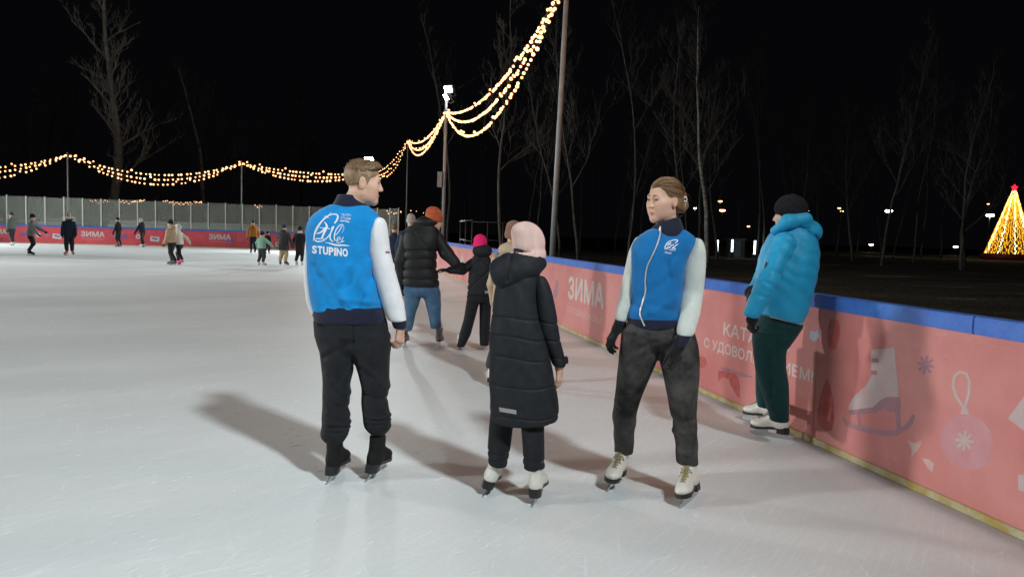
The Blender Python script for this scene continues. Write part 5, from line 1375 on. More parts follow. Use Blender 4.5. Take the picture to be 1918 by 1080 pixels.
    S.fold(Pp(0.0, .09, .10), Pp(0, -.06, .145), .006, -.002, flat=False)
    S.ripple(61, .003, (40, 40, 14)); S.ripple(62, .0015, (110, 110, 60)); hs = S.build("hair", M_HAIR_BLOND, e, base)
    hr_ = random.Random(12); cen = np.array([0, -.018, .040]); rad_ = np.array([.0855, .1075, .0925]); knot = nz([-.12, -.95, -.30])
    for mm in (M_HAIR_LT, M_HAIR_DK, M_HAIR_BLOND):              # strands combed back over the head to the knot
        parts = []
        while len(parts) < 260:
            v0 = nz([hr_.gauss(0, 1), hr_.gauss(.2, 1), hr_.gauss(.5, .8)]); lo = cen + v0 * rad_
            if lo[2] < .070 + .80 * (lo[1] - .074) or lo[2] < -.03 or (abs(lo[0]) > .06 and lo[2] < .03 and lo[1] > -.035) or (abs(lo[0]) > .02 and lo[1] > .062): continue
            om = math.acos(max(-1, min(1, float(v0 @ knot))))
            if om < .25: continue
            n_ = 6; t1 = min(.96, hr_.uniform(.5, 1.1) / om); h_ = 1.0 + abs(hr_.gauss(0, .008)); pts = []
            for q in range(n_):
                t = t1 * q / (n_ - 1); v = (math.sin((1 - t) * om) * v0 + math.sin(t * om) * knot) / math.sin(om)
                pts.append(Pp(*(cen + v * rad_ * (h_ + .006 * math.sin(3.1 * t / t1)))) - base)
            parts.append(tube_data(pts, [.0007] + [.0013] * (n_ - 2) + [.0005], 3, cap=False))
        v, f = join_data(parts); tag(mesh("hair_strands", v, f, mm, hs), kind="stuff")
    S = Shape(0.004); S.ell(Pp(-.022, -.112, -.022), np.array([.038, .034, .046]) * s, M); S.ell(Pp(-.01, -.112, .030), np.array([.034, .030, .036]) * s, M, k=.02); S.ripple(63, .006, (40, 40, 40)); S.build("hair_knot", M_HAIR_BLOND, hs, base)
    parts = []; rr = random.Random(6)
    for i in range(26):
        a = Pp(rr.uniform(-.05, .05), -.11 + rr.uniform(-.02, .03), rr.uniform(-.03, .05)); L = rr.uniform(.03, .075)
        d = M[1] * rr.uniform(-1.1, .1) + M[0] * rr.uniform(-.9, .9) + M[2] * rr.uniform(-1.0, .6)
        parts.append(tube_data([a - base, a + d * L * .5 - base, a + d * L * .8 + M[2] * -.5 * L - base], [.0012, .001, .0005], 3))
    for i in range(14):
        t = rr.uniform(-1, 1); a = Pp(.05 * t, rr.uniform(-.06, .05), .128 - .02 * abs(t)); parts.append(tube_data([a - base, a + M[2] * .012 + M[1] * rr.uniform(-.03, .03) - base, a + M[2] * .004 + M[1] * rr.uniform(-.06, .06) - base], [.0011, .0008, .0004], 3))
    parts.append(tube_data([Pp(.03, -.085, -.03) - base, Pp(.035, -.10, -.075) - base, Pp(.03, -.125, -.09) - base, Pp(.02, -.155, -.085) - base], [.003, .003, .002, .001], 4))
    v, f = join_data(parts); mesh("loose_strands", v, f, M_HAIR_BLOND, hs)
    S = Shape(0.0035)
    for i in range(8):
        q = i * math.pi / 4; S.ell(Pp(-.060, -.098 + .011 * math.cos(q), .010 + .013 * math.sin(q)), np.array([.006, .0062, .0062]) * s, M, k=.003)
    cl = S.build("hair_clip", mat("clip_white", (.7, .66, .66), rough=.3), hs, base)
    S = Shape(0.0035); S.ell(Pp(-.064, -.098, .010), np.array([.007, .007, .008]) * s, M); S.build("hair_clip_centre", mat("clip_black", (.01, .01, .01), rough=.3), hs, base)
    # zip and emblem
    zl = [(1237, 424), (1236, 440), (1230, 460), (1221, 480), (1212, 500), (1208.5, 525), (1209, 545), (1204, 565), (1198.5, 585), (1203, 600), (1207.5, 610)]
    objs = [jo] + [c for c in jo.children if c.name.startswith(("collar", "hem"))]
    V, Fc = ribbon_px(zl, 2.6); wrap_print("zip", objs, base, V, Fc, M_ZIP, jo, lift=.004)
    V, Fc = ribbon_px([(1237, 425), (1236.5, 431), (1236.6, 437)], [2, 4, 3.5]); wrap_print("zip_pull", objs, base, V, Fc, M_ZIP, jo, lift=.007)
    Z = lambda p: [(1230 + x / 21.6, 440 + y / 21.6) for x, y in p]
    for pts, w in (([(730, 330), (800, 280), (850, 225), (780, 195), (640, 215), (480, 275), (385, 370), (350, 470), (362, 555), (410, 575), (490, 510), (600, 430), (700, 378)], [34, 40, 44, 40, 34, 32, 32, 30, 28, 26, 30, 34, 30]),
                   ([(870, 360), (760, 430), (660, 510), (600, 570)], [20, 36, 36, 24]), ([(560, 560), (520, 500), (480, 520)], 26), ([(640, 560), (700, 530), (760, 560), (700, 580)], 26),
                   ([(420, 430), (480, 370), (560, 320), (590, 290)], [30, 50, 40, 16]), ([(460, 340), (520, 390), (590, 380)], 22), ([(390, 520), (440, 500), (470, 460)], 30), ([(490, 602), (600, 612), (770, 616)], [10, 34, 14]),
                   ([(310, 440), (315, 520), (335, 580)], 14)):
        V, Fc = ribbon_px(Z(pts), np.array(w) / 21.6 if hasattr(w, '__len__') else w / 21.6); wrap_print("printed_emblem", [jo], base, V, Fc, M_WHITE_JP, jo)
    for i, ch in enumerate("ТРЕНЕР"):
        V, Fc = text_px(ch, (1230 + (315 + 50 * i) / 21.6, 440 + (735 + 8 * i) / 21.6), (40 / 21.6, 5 / 21.6), (0, -72 / 21.6), .02); wrap_print("lettering", [jo], base, V, Fc, M_WHITE_JP, jo)

# ------------------------------------------------------------------ the child in the long black coat and pale pink beanie
def coat_child():
    Y = 4.08
    base = np.array([*at(960, 930, Y)[:2], 0.0])
    e = empty("person", tuple(base), "person in long black puffer coat, pale pink beanie and white skates", "person")
    J = lambda px, py, dy=0.0: at(px, py, Y + dy)
    T = Shape(0.006)
    T.loft(px_st([(788, 922, 1043, .150), (770, 918, 1046, .155), (740, 917, 1045, .155), (686, 917, 1036, .152), (640, 917, 1024, .148), (600, 919, 1012, .142), (560, 923, 1006, .135), (535, 926, 1008, .125), (515, 934, 1010, .11), (500, 945, 1008, .095), (485, 955, 1006, .08)], Y), n=2.4)
    JK = Shape(0.006); JK.ops = list(T.ops)
    JK.plane(J(980, 788.5), (0.10, 0, -1))
    JK.rings([J(0, y)[2] for y in (562, 596, 634, 686, 742)], .007, .0045, tilt=(0.05, 0), bulge=.0, wob=.02, seed=2)
    JK.ripple(71, .006, (11, 11, 8)); JK.waves(72, .003, (60, 20, 30), 2.5, (8, 8, 8))
    jo = JK.build("coat", M_PUFF, e, base)
    Hd = Shape(0.006)
    Hd.ell(J(967, 503, -.03), (.142, .115, .085), k=.03); Hd.ell(J(950, 515, -.06), (.085, .085, .085), k=.05); Hd.ell(J(985, 480, .0), (.105, .095, .06), k=.05)
    Hd.chain([J(932, 500, -.03), J(975, 493, -.1), J(1014, 494, -.02)], [.03, .024, .028], k=.03)
    Hd.ell(J(994, 460, .02), (.092, .10, .11), mode='s', k=.02)
    Hd.fold(J(958, 470, -.13), J(950, 525, -.14), .010, -.012); Hd.fold(J(945, 470, -.12), J(1005, 478, -.1), .010, -.010); Hd.ripple(73, .008, (11, 11, 11))
    Hd.build("hood", M_PUFF, jo, base)
    RS = Shape(0.006).loft(px_st([(686, 1036, 1060, .050), (670, 1030, 1058, .056), (640, 1016, 1051, .066), (612, 1005, 1046, .072), (580, 1000, 1041, .076), (548, 997, 1035, .076), (528, 998, 1028, .068), (515, 1000, 1020, .05)], Y - .005), n=2.15, cap=.02)
    q = Shape(0.006); q.ops = list(RS.ops); q.rings([J(0, y)[2] for y in (556, 588, 620, 652)], .007, .0045, tilt=(.2, 0), bulge=.0, wob=.02, seed=5); q.ripple(74, .006, (12, 12, 9)); q.build("sleeve", M_PUFF, jo, base)
    LS = Shape(0.006).loft(px_st([(690, 930, 955, .05), (640, 925, 958, .065), (580, 924, 960, .07), (540, 930, 962, .065), (518, 940, 962, .05)], Y + .09), n=2.15, cap=.02); LS.build("sleeve", M_PUFF, jo, base)
    boxo("cuff_strap", J(1054, 682, -.05) - base, np.array([.032, 0, .004]), np.array([0, .05, 0]), np.array([-.004, 0, .036]), M_PUFF, jo, bevel=.004)
    V, Fc = text_px("-", (936, 771), (31, 5.5), (0.6, -8.5)); wrap_print("reflective_strip", [jo], base, [(935, 762), (967, 767.5), (967.5, 775.5), (936, 770)], [(0, 1, 2, 3)], M_REFL, jo, lift=.003)
    la, lt = skate(e, base, gpt(905, 931), gpt(925, 900), 'w', .94, lean=.26); ra, rt = skate(e, base, gpt(998, 949), gpt(1016, 916), 'w', .95, lean=-.02)
    P = Shape(0.006)
    P.loft(px_st([(700, 930, 1026, .10), (740, 925, 1030, .11), (780, 922, 1024, .10)], Y), n=2.3)
    P.loft(leg_st([(740, 922, 972, .09), (800, 915, 960, .082), (838, 913, 956, .076), (858, 914, 952, .072), (872, 915, 949, .066)], Y, lt), n=2.1, k=.02)
    P.loft(leg_st([(740, 972, 1024, .09), (800, 976, 1020, .082), (845, 979, 1021, .076), (862, 979, 1021, .076), (877, 980, 1022, .074)], Y, rt), n=2.1, k=.02)
    PJ = Shape(0.006); PJ.ops = list(P.ops); PJ.rings([J(0, y)[2] for y in (818, 832, 846)], .006, .007, tilt=(.12, 0), wob=.03, seed=8); PJ.ripple(75, .004, (10, 10, 8)); PJ.build("trousers", M_BLACKPANT, e, base)
    hc = J(992, 470, .02); M = frame((0.62, 0.78, -0.10)); s = .96
    B = Shape(0.006); B.include(T, -.045, .03); B.include(RS, -.02, .03); B.include(LS, -.02, .03); B.include(P, -.018, .03)
    B.cone(lt, la, .034, .03); B.cone(rt, ra, .034, .03); head(B, hc, M, s, J(983, 505, 0), nr=.05)
    B.cone(J(1046, 672, -.005), J(1047, 686, -.005), .027, .022); hand(B, J(1048, 688, -.005), (0.02, -0.02, -1), (-.8, .5, 0), 1, curl=(.35, .6, .5), s=.84)
    B.cone(J(943, 680, .09), J(943, 694, .09), .027, .022); hand(B, J(943, 694, .09), (0, .1, -1), (.8, .4, 0), -1, s=.84)
    bo = B.build("body", M_SKIN, e, base); lips(bo, base, hc, M, s); eyes(e, base, hc, M, s)
    K = beanie(hc, M, s, .0045, z0=-0.040, loose=.006, slouch=(-.01, -.02, .006), brim=True); K.build("beanie", M_PINKKNIT, e, base)

# ------------------------------------------------------------------ the person in the cyan ski jacket leaning on the board
def blue_jacket():
    Y = 5.30
    base = np.array([*at(1440, 815, Y)[:2], 0.0])
    e = empty("person", tuple(base), "person in cyan hooded ski jacket, charcoal knit hat and green trousers leaning on the board", "person")
    J = lambda px, py, dy=0.0: at(px, py, Y + dy)
    T = Shape(0.006)
    T.loft(px_st([(598, 1424, 1500, .17), (585, 1422, 1506, .18), (560, 1418, 1513, .185), (534, 1417, 1520, .19), (510, 1420, 1526, .19), (488, 1425, 1530, .185), (465, 1432, 1531, .17), (448, 1440, 1526, .15), (434, 1450, 1518, .12), (424, 1458, 1508, .10)], Y), n=2.3)
    JK = Shape(0.006); JK.ops = list(T.ops); JK.plane(J(1462, 595), (-0.22, 0, -1))
    JK.rings([J(0, 534)[2]], .010, .008, tilt=(.05, 0), bulge=.006, wob=.02); JK.ripple(81, .006, (10, 10, 8)); JK.waves(82, .004, (34, 10, 56), 3.5, (9, 9, 9))
    jo = JK.build("jacket", M_CYAN, e, base)
    Shape(0.006).loft(px_st([(604, 1426, 1500, .168), (590, 1423, 1504, .178)], Y), n=2.3, cap=.004).plane(J(1462, 598), (-0.22, 0, -1)).plane(J(1462, 593), (0.22, 0, 1)).build("hem_trim", mat("pale_trim", (.5, .49, .45)), jo, base)
    Hd = Shape(0.006); Hd.ell(J(1502, 430, 0), (.125, .13, .085), k=.03); Hd.ell(J(1518, 436, -.02), (.075, .10, .07), k=.05); Hd.chain([J(1452, 432, -.06), J(1475, 416, -.12), J(1510, 410, -.1)], [.036, .045, .045], k=.04)
    Hd.ell(J(1478, 398, .02), (.105, .11, .10), mode='s', k=.02); Hd.fold(J(1500, 425, -.14), J(1530, 445, -.1), .012, -.010); Hd.fold(J(1470, 440, -.13), J(1515, 428, -.14), .010, -.010); Hd.ripple(83, .006, (11, 11, 11)); Hd.build("hood", M_CYAN, jo, base)
    sh, el, wr = J(1470, 455, -.13), J(1437, 528, -.20), J(1409, 585, -.22)
    RS = Shape(0.006).chain([sh, el, wr], [.080, .072, .060], k=.03)
    q = Shape(0.006); q.ops = list(RS.ops); q.plane(wr + np.array([-.02, 0, -.035]), (-.35, 0, -1))
    for a, b in (((1420, 520), (1456, 540)), ((1425, 500), (1470, 515)), ((1410, 550), (1446, 560))): q.fold(J(*a, -.27), J(*b, -.27), .014, -.006)
    q.fold(J(1435, 488, -.21), J(1432, 502, -.22), .006, -.004); q.ripple(84, .007, (12, 12, 12)); q.waves(87, .004, (40, 20, 45), 3, (9, 9, 9)); so = q.build("sleeve", M_CYAN, jo, base)
    wrap_print("pocket_zip", [so, jo], base, [(1431, 501), (1436, 490), (1438, 491), (1434, 503)], [(0, 1, 2, 3)], M_SOLEB, jo, lift=.004)
    wrap_print("pocket_trim", [so, jo], base, [(1436, 490), (1440, 484), (1438, 493)], [(0, 1, 2)], M_TURTLE, jo, lift=.004)
    LS = Shape(0.006).chain([J(1462, 455, .14), J(1432, 520, .17), J(1412, 548, .10)], [.08, .07, .055], k=.03); LS.build("sleeve", M_CYAN, jo, base)
    G = Shape(0.004); G.cone(J(1411, 590, -.22), J(1409, 598, -.22), .04, .042); hand(G, J(1409, 595, -.22), (-.05, .1, -1), (.9, .2, 0), -1, curl=(.8, 1.0, .6), s=.9, fat=1.35); G.build("glove", M_GLOVE, e, base)
    G = Shape(0.004); G.cone(J(1414, 545, .10), J(1406, 548, .06), .045, .045); hand(G, J(1406, 547, .05), (-.3, -.6, -.5), (.7, -.3, -.2), 1, curl=(.6, .8, .6), s=.9, fat=1.4); G.build("glove", M_GLOVE, e, base)
    P = Shape(0.006)
    P.loft(px_st([(590, 1426, 1500, .15), (610, 1418, 1500, .16), (630, 1412, 1486, .155), (645, 1411, 1476, .13)], Y), n=2.3)
    P.loft(px_st([(620, 1411, 1480, .10), (660, 1411, 1470, .098), (690, 1415, 1470, .092), (715, 1421, 1475, .085), (745, 1430, 1477, .078), (772, 1440, 1477, .078), (788, 1443, 1477, .072)], Y - .05), n=2.1, k=.03)
    P.loft(px_st([(640, 1414, 1470, .09), (700, 1416, 1460, .085), (740, 1417, 1455, .075), (762, 1420, 1452, .066)], Y + .14), n=2.1, k=.03)
    PJ = Shape(0.006); PJ.ops = list(P.ops); PJ.ripple(85, .005, (8, 8, 6)); PJ.fold(J(1428, 705, -.12), J(1440, 740, -.12), .012, .010); PJ.fold(J(1445, 640, -.13), J(1446, 770, -.12), .010, .006); PJ.build("trousers", M_GREENPANT, e, base)
    nh, nt = gpt(1481, 824), gpt(1407, 812); fh, ft = gpt(1452, 797), gpt(1398, 786)
    na, ntp = skate(e, base, nh, nt, 'w', 1.0, lace=M_LACEG); fa, ftp = skate(e, base, fh, ft, 'w', 1.0, lace=M_LACEG)
    hc = J(1479, 403, 0); M = frame((-0.80, 0.60, -.04)); s = 1.03
    B = Shape(0.006); B.include(T, -.045, .03); B.include(RS, -.02, .03); B.include(LS, -.02, .03); B.include(P, -.034, .03)
    B.cone(J(1458, 765, -.05), na, .04, .034); B.cone(J(1437, 755, .14), fa, .04, .034); head(B, hc, M, s, J(1484, 440, 0))
    hand(B, J(1409, 592, -.22), (-.05, .1, -1), (.9, .2, 0), -1, curl=(.8, 1.0, .6), s=.9, fat=.55); hand(B, J(1408, 547, .06), (-.3, -.6, -.5), (.7, -.3, -.2), 1, curl=(.6, .8, .6), s=.9, fat=.55); B.cone(J(1414, 546, .1), J(1407, 547, .06), .03, .025)
    bo = B.build("body", M_SKIN, e, base); lips(bo, base, hc, M, s); eyes(e, base, hc, M, s)
    K = Shape(.005); Q = lambda *p: lp(hc, M, s, p)
    K.ell(Q(0, -.008, .045), np.array([.094, .112, .100]) * s, M); K.ell(Q(0, -.07, -.03), np.array([.08, .055, .07]) * s, M, k=.04); K.ell(Q(0, -.02, -.045), np.array([.088, .07, .06]) * s, M, k=.04)
    K.ell(Q(0, .130, -.055), np.array([.072, .070, .095]) * s, M, mode='s', k=.015); K.ripple(86, .004, (22, 22, 22)); K.build("knit_hat", M_CHARKNIT, e, base)

# ------------------------------------------------------------------ the man in jeans with the orange hat, and the child whose hand he reaches for
M_ORHAT = mat("rust_orange_knit", (0.36, 0.075, 0.04), rough=.9, var=.5, vscale=6, col2=(0.58, 0.13, 0.035), bump=.6, bscale=120, bdist=.004, stretch=(1, 1, 3))
def jeans_man():
    Y = 9.1
    base = np.array([*at(788, 655, Y)[:2], 0.0])
    e = empty("person", tuple(base), "person in black quilted jacket, rust-orange hat and blue jeans, on hockey skates", "person")
    J = lambda px, py, dy=0.0: at(px, py, Y + dy); V_ = .010
    T = Shape(V_); T.loft(px_st([(535, 756, 822, .17), (525, 755, 822, .18), (500, 756, 817, .18), (470, 757, 818, .18), (450, 755, 824, .17), (438, 758, 824, .15), (428, 766, 820, .12), (418, 776, 818, .10)], Y), n=2.4)
    q = Shape(V_); q.ops = list(T.ops); q.rings([J(0, y)[2] for y in (446, 462, 480, 498, 516)], .012, .010, bulge=.006, wob=.02); q.fold(J(775, 436, -.17), J(806, 470, -.18), .012, -.012); jo = q.build("jacket", M_PUFF2, e, base)
    Shape(V_).ell(J(799, 416, -.02), (.15, .12, .075), k=.03).ripple(3, .01, (9, 9, 9)).build("hood", M_PUFF2, jo, base)
    RS = Shape(V_).chain([J(818, 446), J(836, 474, -.02), J(852, 492, -.05)], [.085, .078, .062], k=.03)
    LS = Shape(V_).chain([J(762, 446), J(751, 488, -.02), J(753, 526, .02)], [.085, .078, .06], k=.03)
    for Sx in (RS, LS):
        q = Shape(V_); q.ops = list(Sx.ops); q.ripple(7, .008, (10, 10, 10)); q.build("sleeve", M_PUFF2, jo, base)
    P = Shape(V_); P.loft(px_st([(530, 758, 821, .14), (545, 757, 824, .15), (556, 760, 824, .12)], Y), n=2.3, cap=.04)
    P.loft(px_st([(545, 758, 790, .12), (570, 758, 784, .11), (585, 759, 778, .095), (605, 758, 774, .085), (619, 758, 771, .078)], Y), n=2.1, k=.03)
    P.loft(px_st([(545, 790, 824, .12), (568, 797, 826, .11), (585, 801, 826, .095), (605, 805, 827, .085), (614, 807, 827, .078)], Y), n=2.1, k=.03)
    q = Shape(V_); q.ops = list(P.ops); q.ripple(9, .008, (9, 9, 9)); q.build("jeans", M_JEANS, e, base)
    la, _ = skate(e, base, gpt(752, 656), gpt(763, 640), 'h', 1.08, lace=None); ra, _ = skate(e, base, gpt(819, 657), gpt(826, 640), 'h', 1.08)
    hc = J(813, 413, 0); M = frame((.75, .65, -.25), roll=.1); s = 1.03
    B = Shape(.009); B.include(T, -.045, .03); B.include(RS, -.02, .03); B.include(LS, -.02, .03); B.include(P, -.034, .03); head(B, hc, M, s, J(802, 432))
    B.cone(la + np.array([0, 0, .1]), la, .04, .035); B.cone(ra + np.array([0, 0, .1]), ra, .04, .035); hand(B, J(854, 495, -.06), (.8, 0, -.5), (0, 1, 0), 1, s=1.0); hand(B, J(753, 530, .02), (0, .1, -1), (.8, .3, 0), -1, s=1.0)
    B.build("body", M_SKIN, e, base)
    beanie(hc, M, s, .007, z0=.0, loose=.01).build("beanie", M_ORHAT, e, base)
    G = Shape(.007); hand(G, J(854, 495, -.06), (.8, 0, -.5), (0, 1, 0), 1, s=1.02, fat=1.3); G.build("glove", M_GLOVE, e, base)
    G = Shape(.007); hand(G, J(753, 530, .02), (0, .1, -1), (.8, .3, 0), -1, s=1.02, fat=1.3); G.build("glove", M_GLOVE, e, base)
def pink_child():
    Y = 9.15
    base = np.array([*at(888, 652, Y)[:2], 0.0])
    e = empty("person", tuple(base), "child in black diamond-quilted jacket and hot pink hat reaching out one arm", "person")
    J = lambda px, py, dy=0.0: at(px, py, Y + dy); V_ = .009
    T = Shape(V_); T.loft(px_st([(552, 875, 924, .13), (535, 876, 924, .135), (510, 878, 924, .135), (495, 880, 923, .125), (484, 884, 919, .10), (474, 890, 914, .08)], Y), n=2.4)
    q = Shape(V_); q.ops = list(T.ops)
    def diamonds(S):
        X = S.ax[0][:, None, None] - J(901, 520)[0]; Z = S.ax[2][None, None, :] - J(901, 520)[2]
        k = 2 * math.pi / .24
        g = np.maximum(np.exp(-(np.sin((X + Z) * k / 2) / .16) ** 2), np.exp(-(np.sin((X - Z) * k / 2) / .16) ** 2))
        S.a += (.012 * g).astype(np.float32)
    q.carve(diamonds); jo = q.build("jacket", M_PUFF, e, base)
    Shape(V_).ell(J(903, 470, -.02), (.125, .11, .095), k=.03).ripple(3, .008, (9, 9, 9)).build("hood", M_PUFF, jo, base)
    wr = J(843, 506, -.05)
    LS = Shape(V_).chain([J(886, 493), J(866, 505, -.04), wr], [.062, .056, .046], k=.03); RS = Shape(V_).chain([J(918, 494), J(923, 522, .05), J(920, 546, .1)], [.06, .055, .045], k=.03)
    for Sx in (LS, RS):
        q = Shape(V_); q.ops = list(Sx.ops); q.ripple(7, .007, (12, 12, 12)); q.build("sleeve", M_PUFF, jo, base)
    P = Shape(V_); P.loft(px_st([(548, 876, 922, .11), (556, 874, 921, .11), (566, 876, 919, .09)], Y), n=2.3, cap=.03)
    P.loft(px_st([(562, 874, 899, .09), (600, 868, 889, .08), (625, 861, 882, .078), (649, 855, 870, .07)], Y), n=2.1, k=.02); P.loft(px_st([(562, 898, 921, .09), (600, 898, 918, .08), (630, 898, 917, .078), (647, 898, 916, .072)], Y + .05), n=2.1, k=.02)
    q = Shape(V_); q.ops = list(P.ops); q.ripple(9, .005, (9, 9, 9)); q.build("trousers", M_BLACKPANT, e, base)
    la, _ = skate(e, base, gpt(857, 661), gpt(866, 646), 'w', .82); ra, _ = skate(e, base, gpt(906, 656), gpt(912, 644), 'w', .82)
    hc = J(899, 463, .02); M = frame((-.35, .92, -.05)); s = .93
    B = Shape(.009); B.include(T, -.045, .03); B.include(RS, -.02, .03); B.include(LS, -.02, .03); B.include(P, -.034, .03); head(B, hc, M, s, J(901, 488))
    B.cone(J(863, 640), la, .04, .035); B.cone(J(907, 638, .05), ra, .04, .035); hand(B, J(840, 506, -.05), (-1, -.2, .05), (0, -.3, -1), 1, s=.8); hand(B, J(920, 548, .1), (0, .2, -1), (-.8, 0, 0), 1, s=.8); B.build("body", M_SKIN, e, base)
    beanie(hc, M, s, .007, z0=.0, loose=.02, slouch=(0, .03, .01)).build("beanie", mat("hot_pink_knit", (.75, .01, .14), rough=.9, bump=.5, bscale=120, bdist=.003), e, base)
    G = Shape(.006); hand(G, J(840, 506, -.05), (-1, -.2, .05), (0, -.3, -1), 1, curl=(.2, .3, .2), s=.84, fat=1.35, spread=1.3); G.build("glove", M_GLOVE, e, base)
    G = Shape(.006); hand(G, J(920, 548, .1), (0, .2, -1), (-.8, 0, 0), 1, s=.84, fat=1.35); G.build("glove", M_GLOVE, e, base)
    wrap_print("reflective_strip", [jo], base, [(908, 544), (916, 544), (916, 549), (908, 549)], [(0, 1, 2, 3)], M_REFL, jo, lift=.006)

# ------------------------------------------------------------------ skaters farther off
def skater(label, px, foot, top, face, jacket, pants, hat, skates=('w', None), hatkind='beanie', hair=None, coat=0.0, stride=0.12, armL=(.1, .15), armR=(-.1, .15), lean=0.05, bulk=1.0, scarf=None, vox=.016, hood=False, sleeve=None, glove=None, gloves=True, Y=None, kneel=0.0, detail=False, group=None, cuff=None, turn=None):
    """a whole figure standing on the ice; face = compass of the body (0 = away, + = to the right), arms = (forward swing, sideways)"""
    if Y is None: g = gpt(px, foot); Y = g[1]
    g = at(px, foot, Y)
    base = np.array([g[0], g[1], 0.0])
    h = at(px, top, Y)[2]                                   # top of the hat above the ice
    f = np.array([math.sin(face), math.cos(face), 0]); r = np.array([f[1], -f[0], 0]); up = np.array([0, 0, 1.0])
    k = (h - .02) / 1.80                                    # scale against a 1.80 m figure in skates and hat
    child = k < .86
    W = lambda x, y, z: base + (r * x + f * y + up * z) * k
    e = empty("person", tuple(base), label, "person", group or "skaters farther off on the ice")
    L = lambda z: lean * max(0, z - .95) * 1.2              # forward lean grows with height
    bk = bulk
    T = Shape(vox); z0 = .90 - coat
    tor = []
    for z, hw, hd in ((z0, .19 * bk + coat * .05, .14 * bk + coat * .04), (1.02, .185 * bk, .14 * bk), (1.22, .19 * bk, .14 * bk), (1.36, .20 * bk, .125 * bk), (1.43, .15 * bk, .10), (1.485, .085, .08), (1.545, .072, .076)):
        c = W(0, L(z), z); tor.append((c[2], c[0], c[1], hw * k, hd * k))
    T.loft(tor, yaw=-face, n=2.3, k=.03)
    T2 = Shape(vox); T2.ops = list(T.ops); T2.ripple(int(px), .010, (8, 8, 8)); jo = T2.build("jacket", jacket, e, base)
    if hood: Shape(vox).ell(W(0, L(1.5) - .09, 1.49), np.array([.135, .105, .085]) * k, np.stack([r, f, up])).build("hood", jacket, jo, base)
    wr = []; SLs = []
    for sg, (fw, sd) in ((-1, armL), (1, armR)):
        sh = W(sg * .162 * bk, L(1.4), 1.365); el = sh + (r * sg * (math.sin(sd) + .05) + f * math.sin(fw) * 1.0 - up * math.cos(fw) * math.cos(sd)) * .27 * k
        fw2 = fw + .35; w_ = el + nz(r * sg * math.sin(sd) * .6 + f * math.sin(fw2) - up * math.cos(fw2)) * .25 * k
        S = Shape(vox).chain([sh, el, w_], [.074 * bk * k, .066 * bk * k, .055 * bk * k], k=.03); SLs.append(S); wr.append((sg, w_, nz(w_ - el)))
        q = Shape(vox); q.ops = list(S.ops); q.ripple(int(px) + 3, .008, (9, 9, 9)); q.build("sleeve", sleeve or jacket, jo, base)
    P = Shape(vox); hp = W(0, L(.95), .93)
    P.loft([(W(0, 0, .74)[2], hp[0], hp[1], .155 * k * bk, .11 * k * bk), (W(0, 0, .98)[2], hp[0], hp[1], .165 * k * bk, .12 * k * bk)], yaw=-face, n=2.2)
    ank = []
    for sg in (-1, 1):
        st = stride * sg
        hpj = W(sg * .085, L(.9), .86); foot_ = W(sg * .12, st, 0); lift = 0.0
        turn_ = turn or 0.0
        fd = f * math.cos(turn_ * sg) + r * math.sin(turn_ * sg)
        kn = (hpj + foot_ + up * .1 * k) / 2 + f * (.05 + kneel) * k; kn[2] = .50 * k
        mk, mm = skates
        pit = 0.0
        if st < -.16: pit = -.35; lift = .035
        a, tp = skate(e, base, foot_ - fd * .15 * k, foot_ + fd * .15 * k, mk, 1.0 * k * (1.05 if child else 1.0), m=mm, lift=lift, pitch=pit, detail=detail)
        P.chain([hpj, kn, a + up * .06 * k], [.098 * k * bk, .078 * k * bk, .064 * k * bk], k=.03); ank.append(a)
    q = Shape(vox); q.ops = list(P.ops); q.ripple(int(px) + 9, .007, (9, 9, 9)); q.build("trousers", pants, e, base)
    hcz = 1.645; s = k * (1.03 if not child else 1.18); hc = W(0, L(1.6) + .02, hcz - (.0 if not child else .02)); M = frame(f - up * .05)
    B = Shape(max(vox * .75, .009)); B.include(T, -.045, .03); B.include(P, -.018, .03)
    for S in SLs: B.include(S, -.02, .03)
    head(B, hc, M, s, W(0, L(1.46), 1.45), ears=(hatkind is None))
    for sg, w_, d in wr: hand(B, w_, d, -r * sg * .8 + f * .4, -sg, s=.95 * k, fat=.95)
    for a in ank: B.cone(a + up * .1 * k, a, .045 * k, .04 * k)
    B.build("body", M_SKIN, e, base)
    if gloves:
        for sg, w_, d in wr: G = Shape(vox * .6); hand(G, w_, d, -r * sg * .8 + f * .4, -sg, s=1.0 * k, fat=1.3); G.build("glove", glove or M_GLOVE, e, base)
    if hatkind == 'beanie': beanie(hc, M, s, vox * .65, z0=.012, loose=.012).build("hat", hat, e, base)
    elif hatkind == 'hood':
        K = Shape(vox * .7); K.ell(lp(hc, M, s, (0, -.02, .02)), np.array([.105, .125, .125]) * s, M); K.ell(lp(hc, M, s, (0, .12, -.03)), np.array([.07, .07, .09]) * s, M, mode='s', k=.02); K.build("hood", hat, e, base)
    if hair:
        K = Shape(vox * .65); K.ell(lp(hc, M, s, (0, -.016, .045)), np.array([.084, .104, .092]) * s, M); K.plane(lp(hc, M, s, (0, .05, .05)), -(M[2] - M[1] * .8)); K.ripple(5, .004, (40, 40, 40)); K.build("hair", hair, e, base)
    if scarf: Shape(vox * .7).chain([lp(hc, M, s, (.06 * math.cos(t), -.02 + .07 * math.sin(t), -.105)) for t in np.linspace(0, 6.283, 10)], [.032 * k] * 10, k=.02).build("scarf", scarf, e, base)
    return e
def cl(name, c, **k): return fabric(name, c, **k)
C_BLACK = cl("skater_black", (.012, .013, .015)); C_GREYG = cl("skater_grey_green", (.12, .15, .13)); C_NAVY = cl("skater_navy", (.010, .015, .030)); C_GREY = cl("skater_grey", (.15, .17, .16))
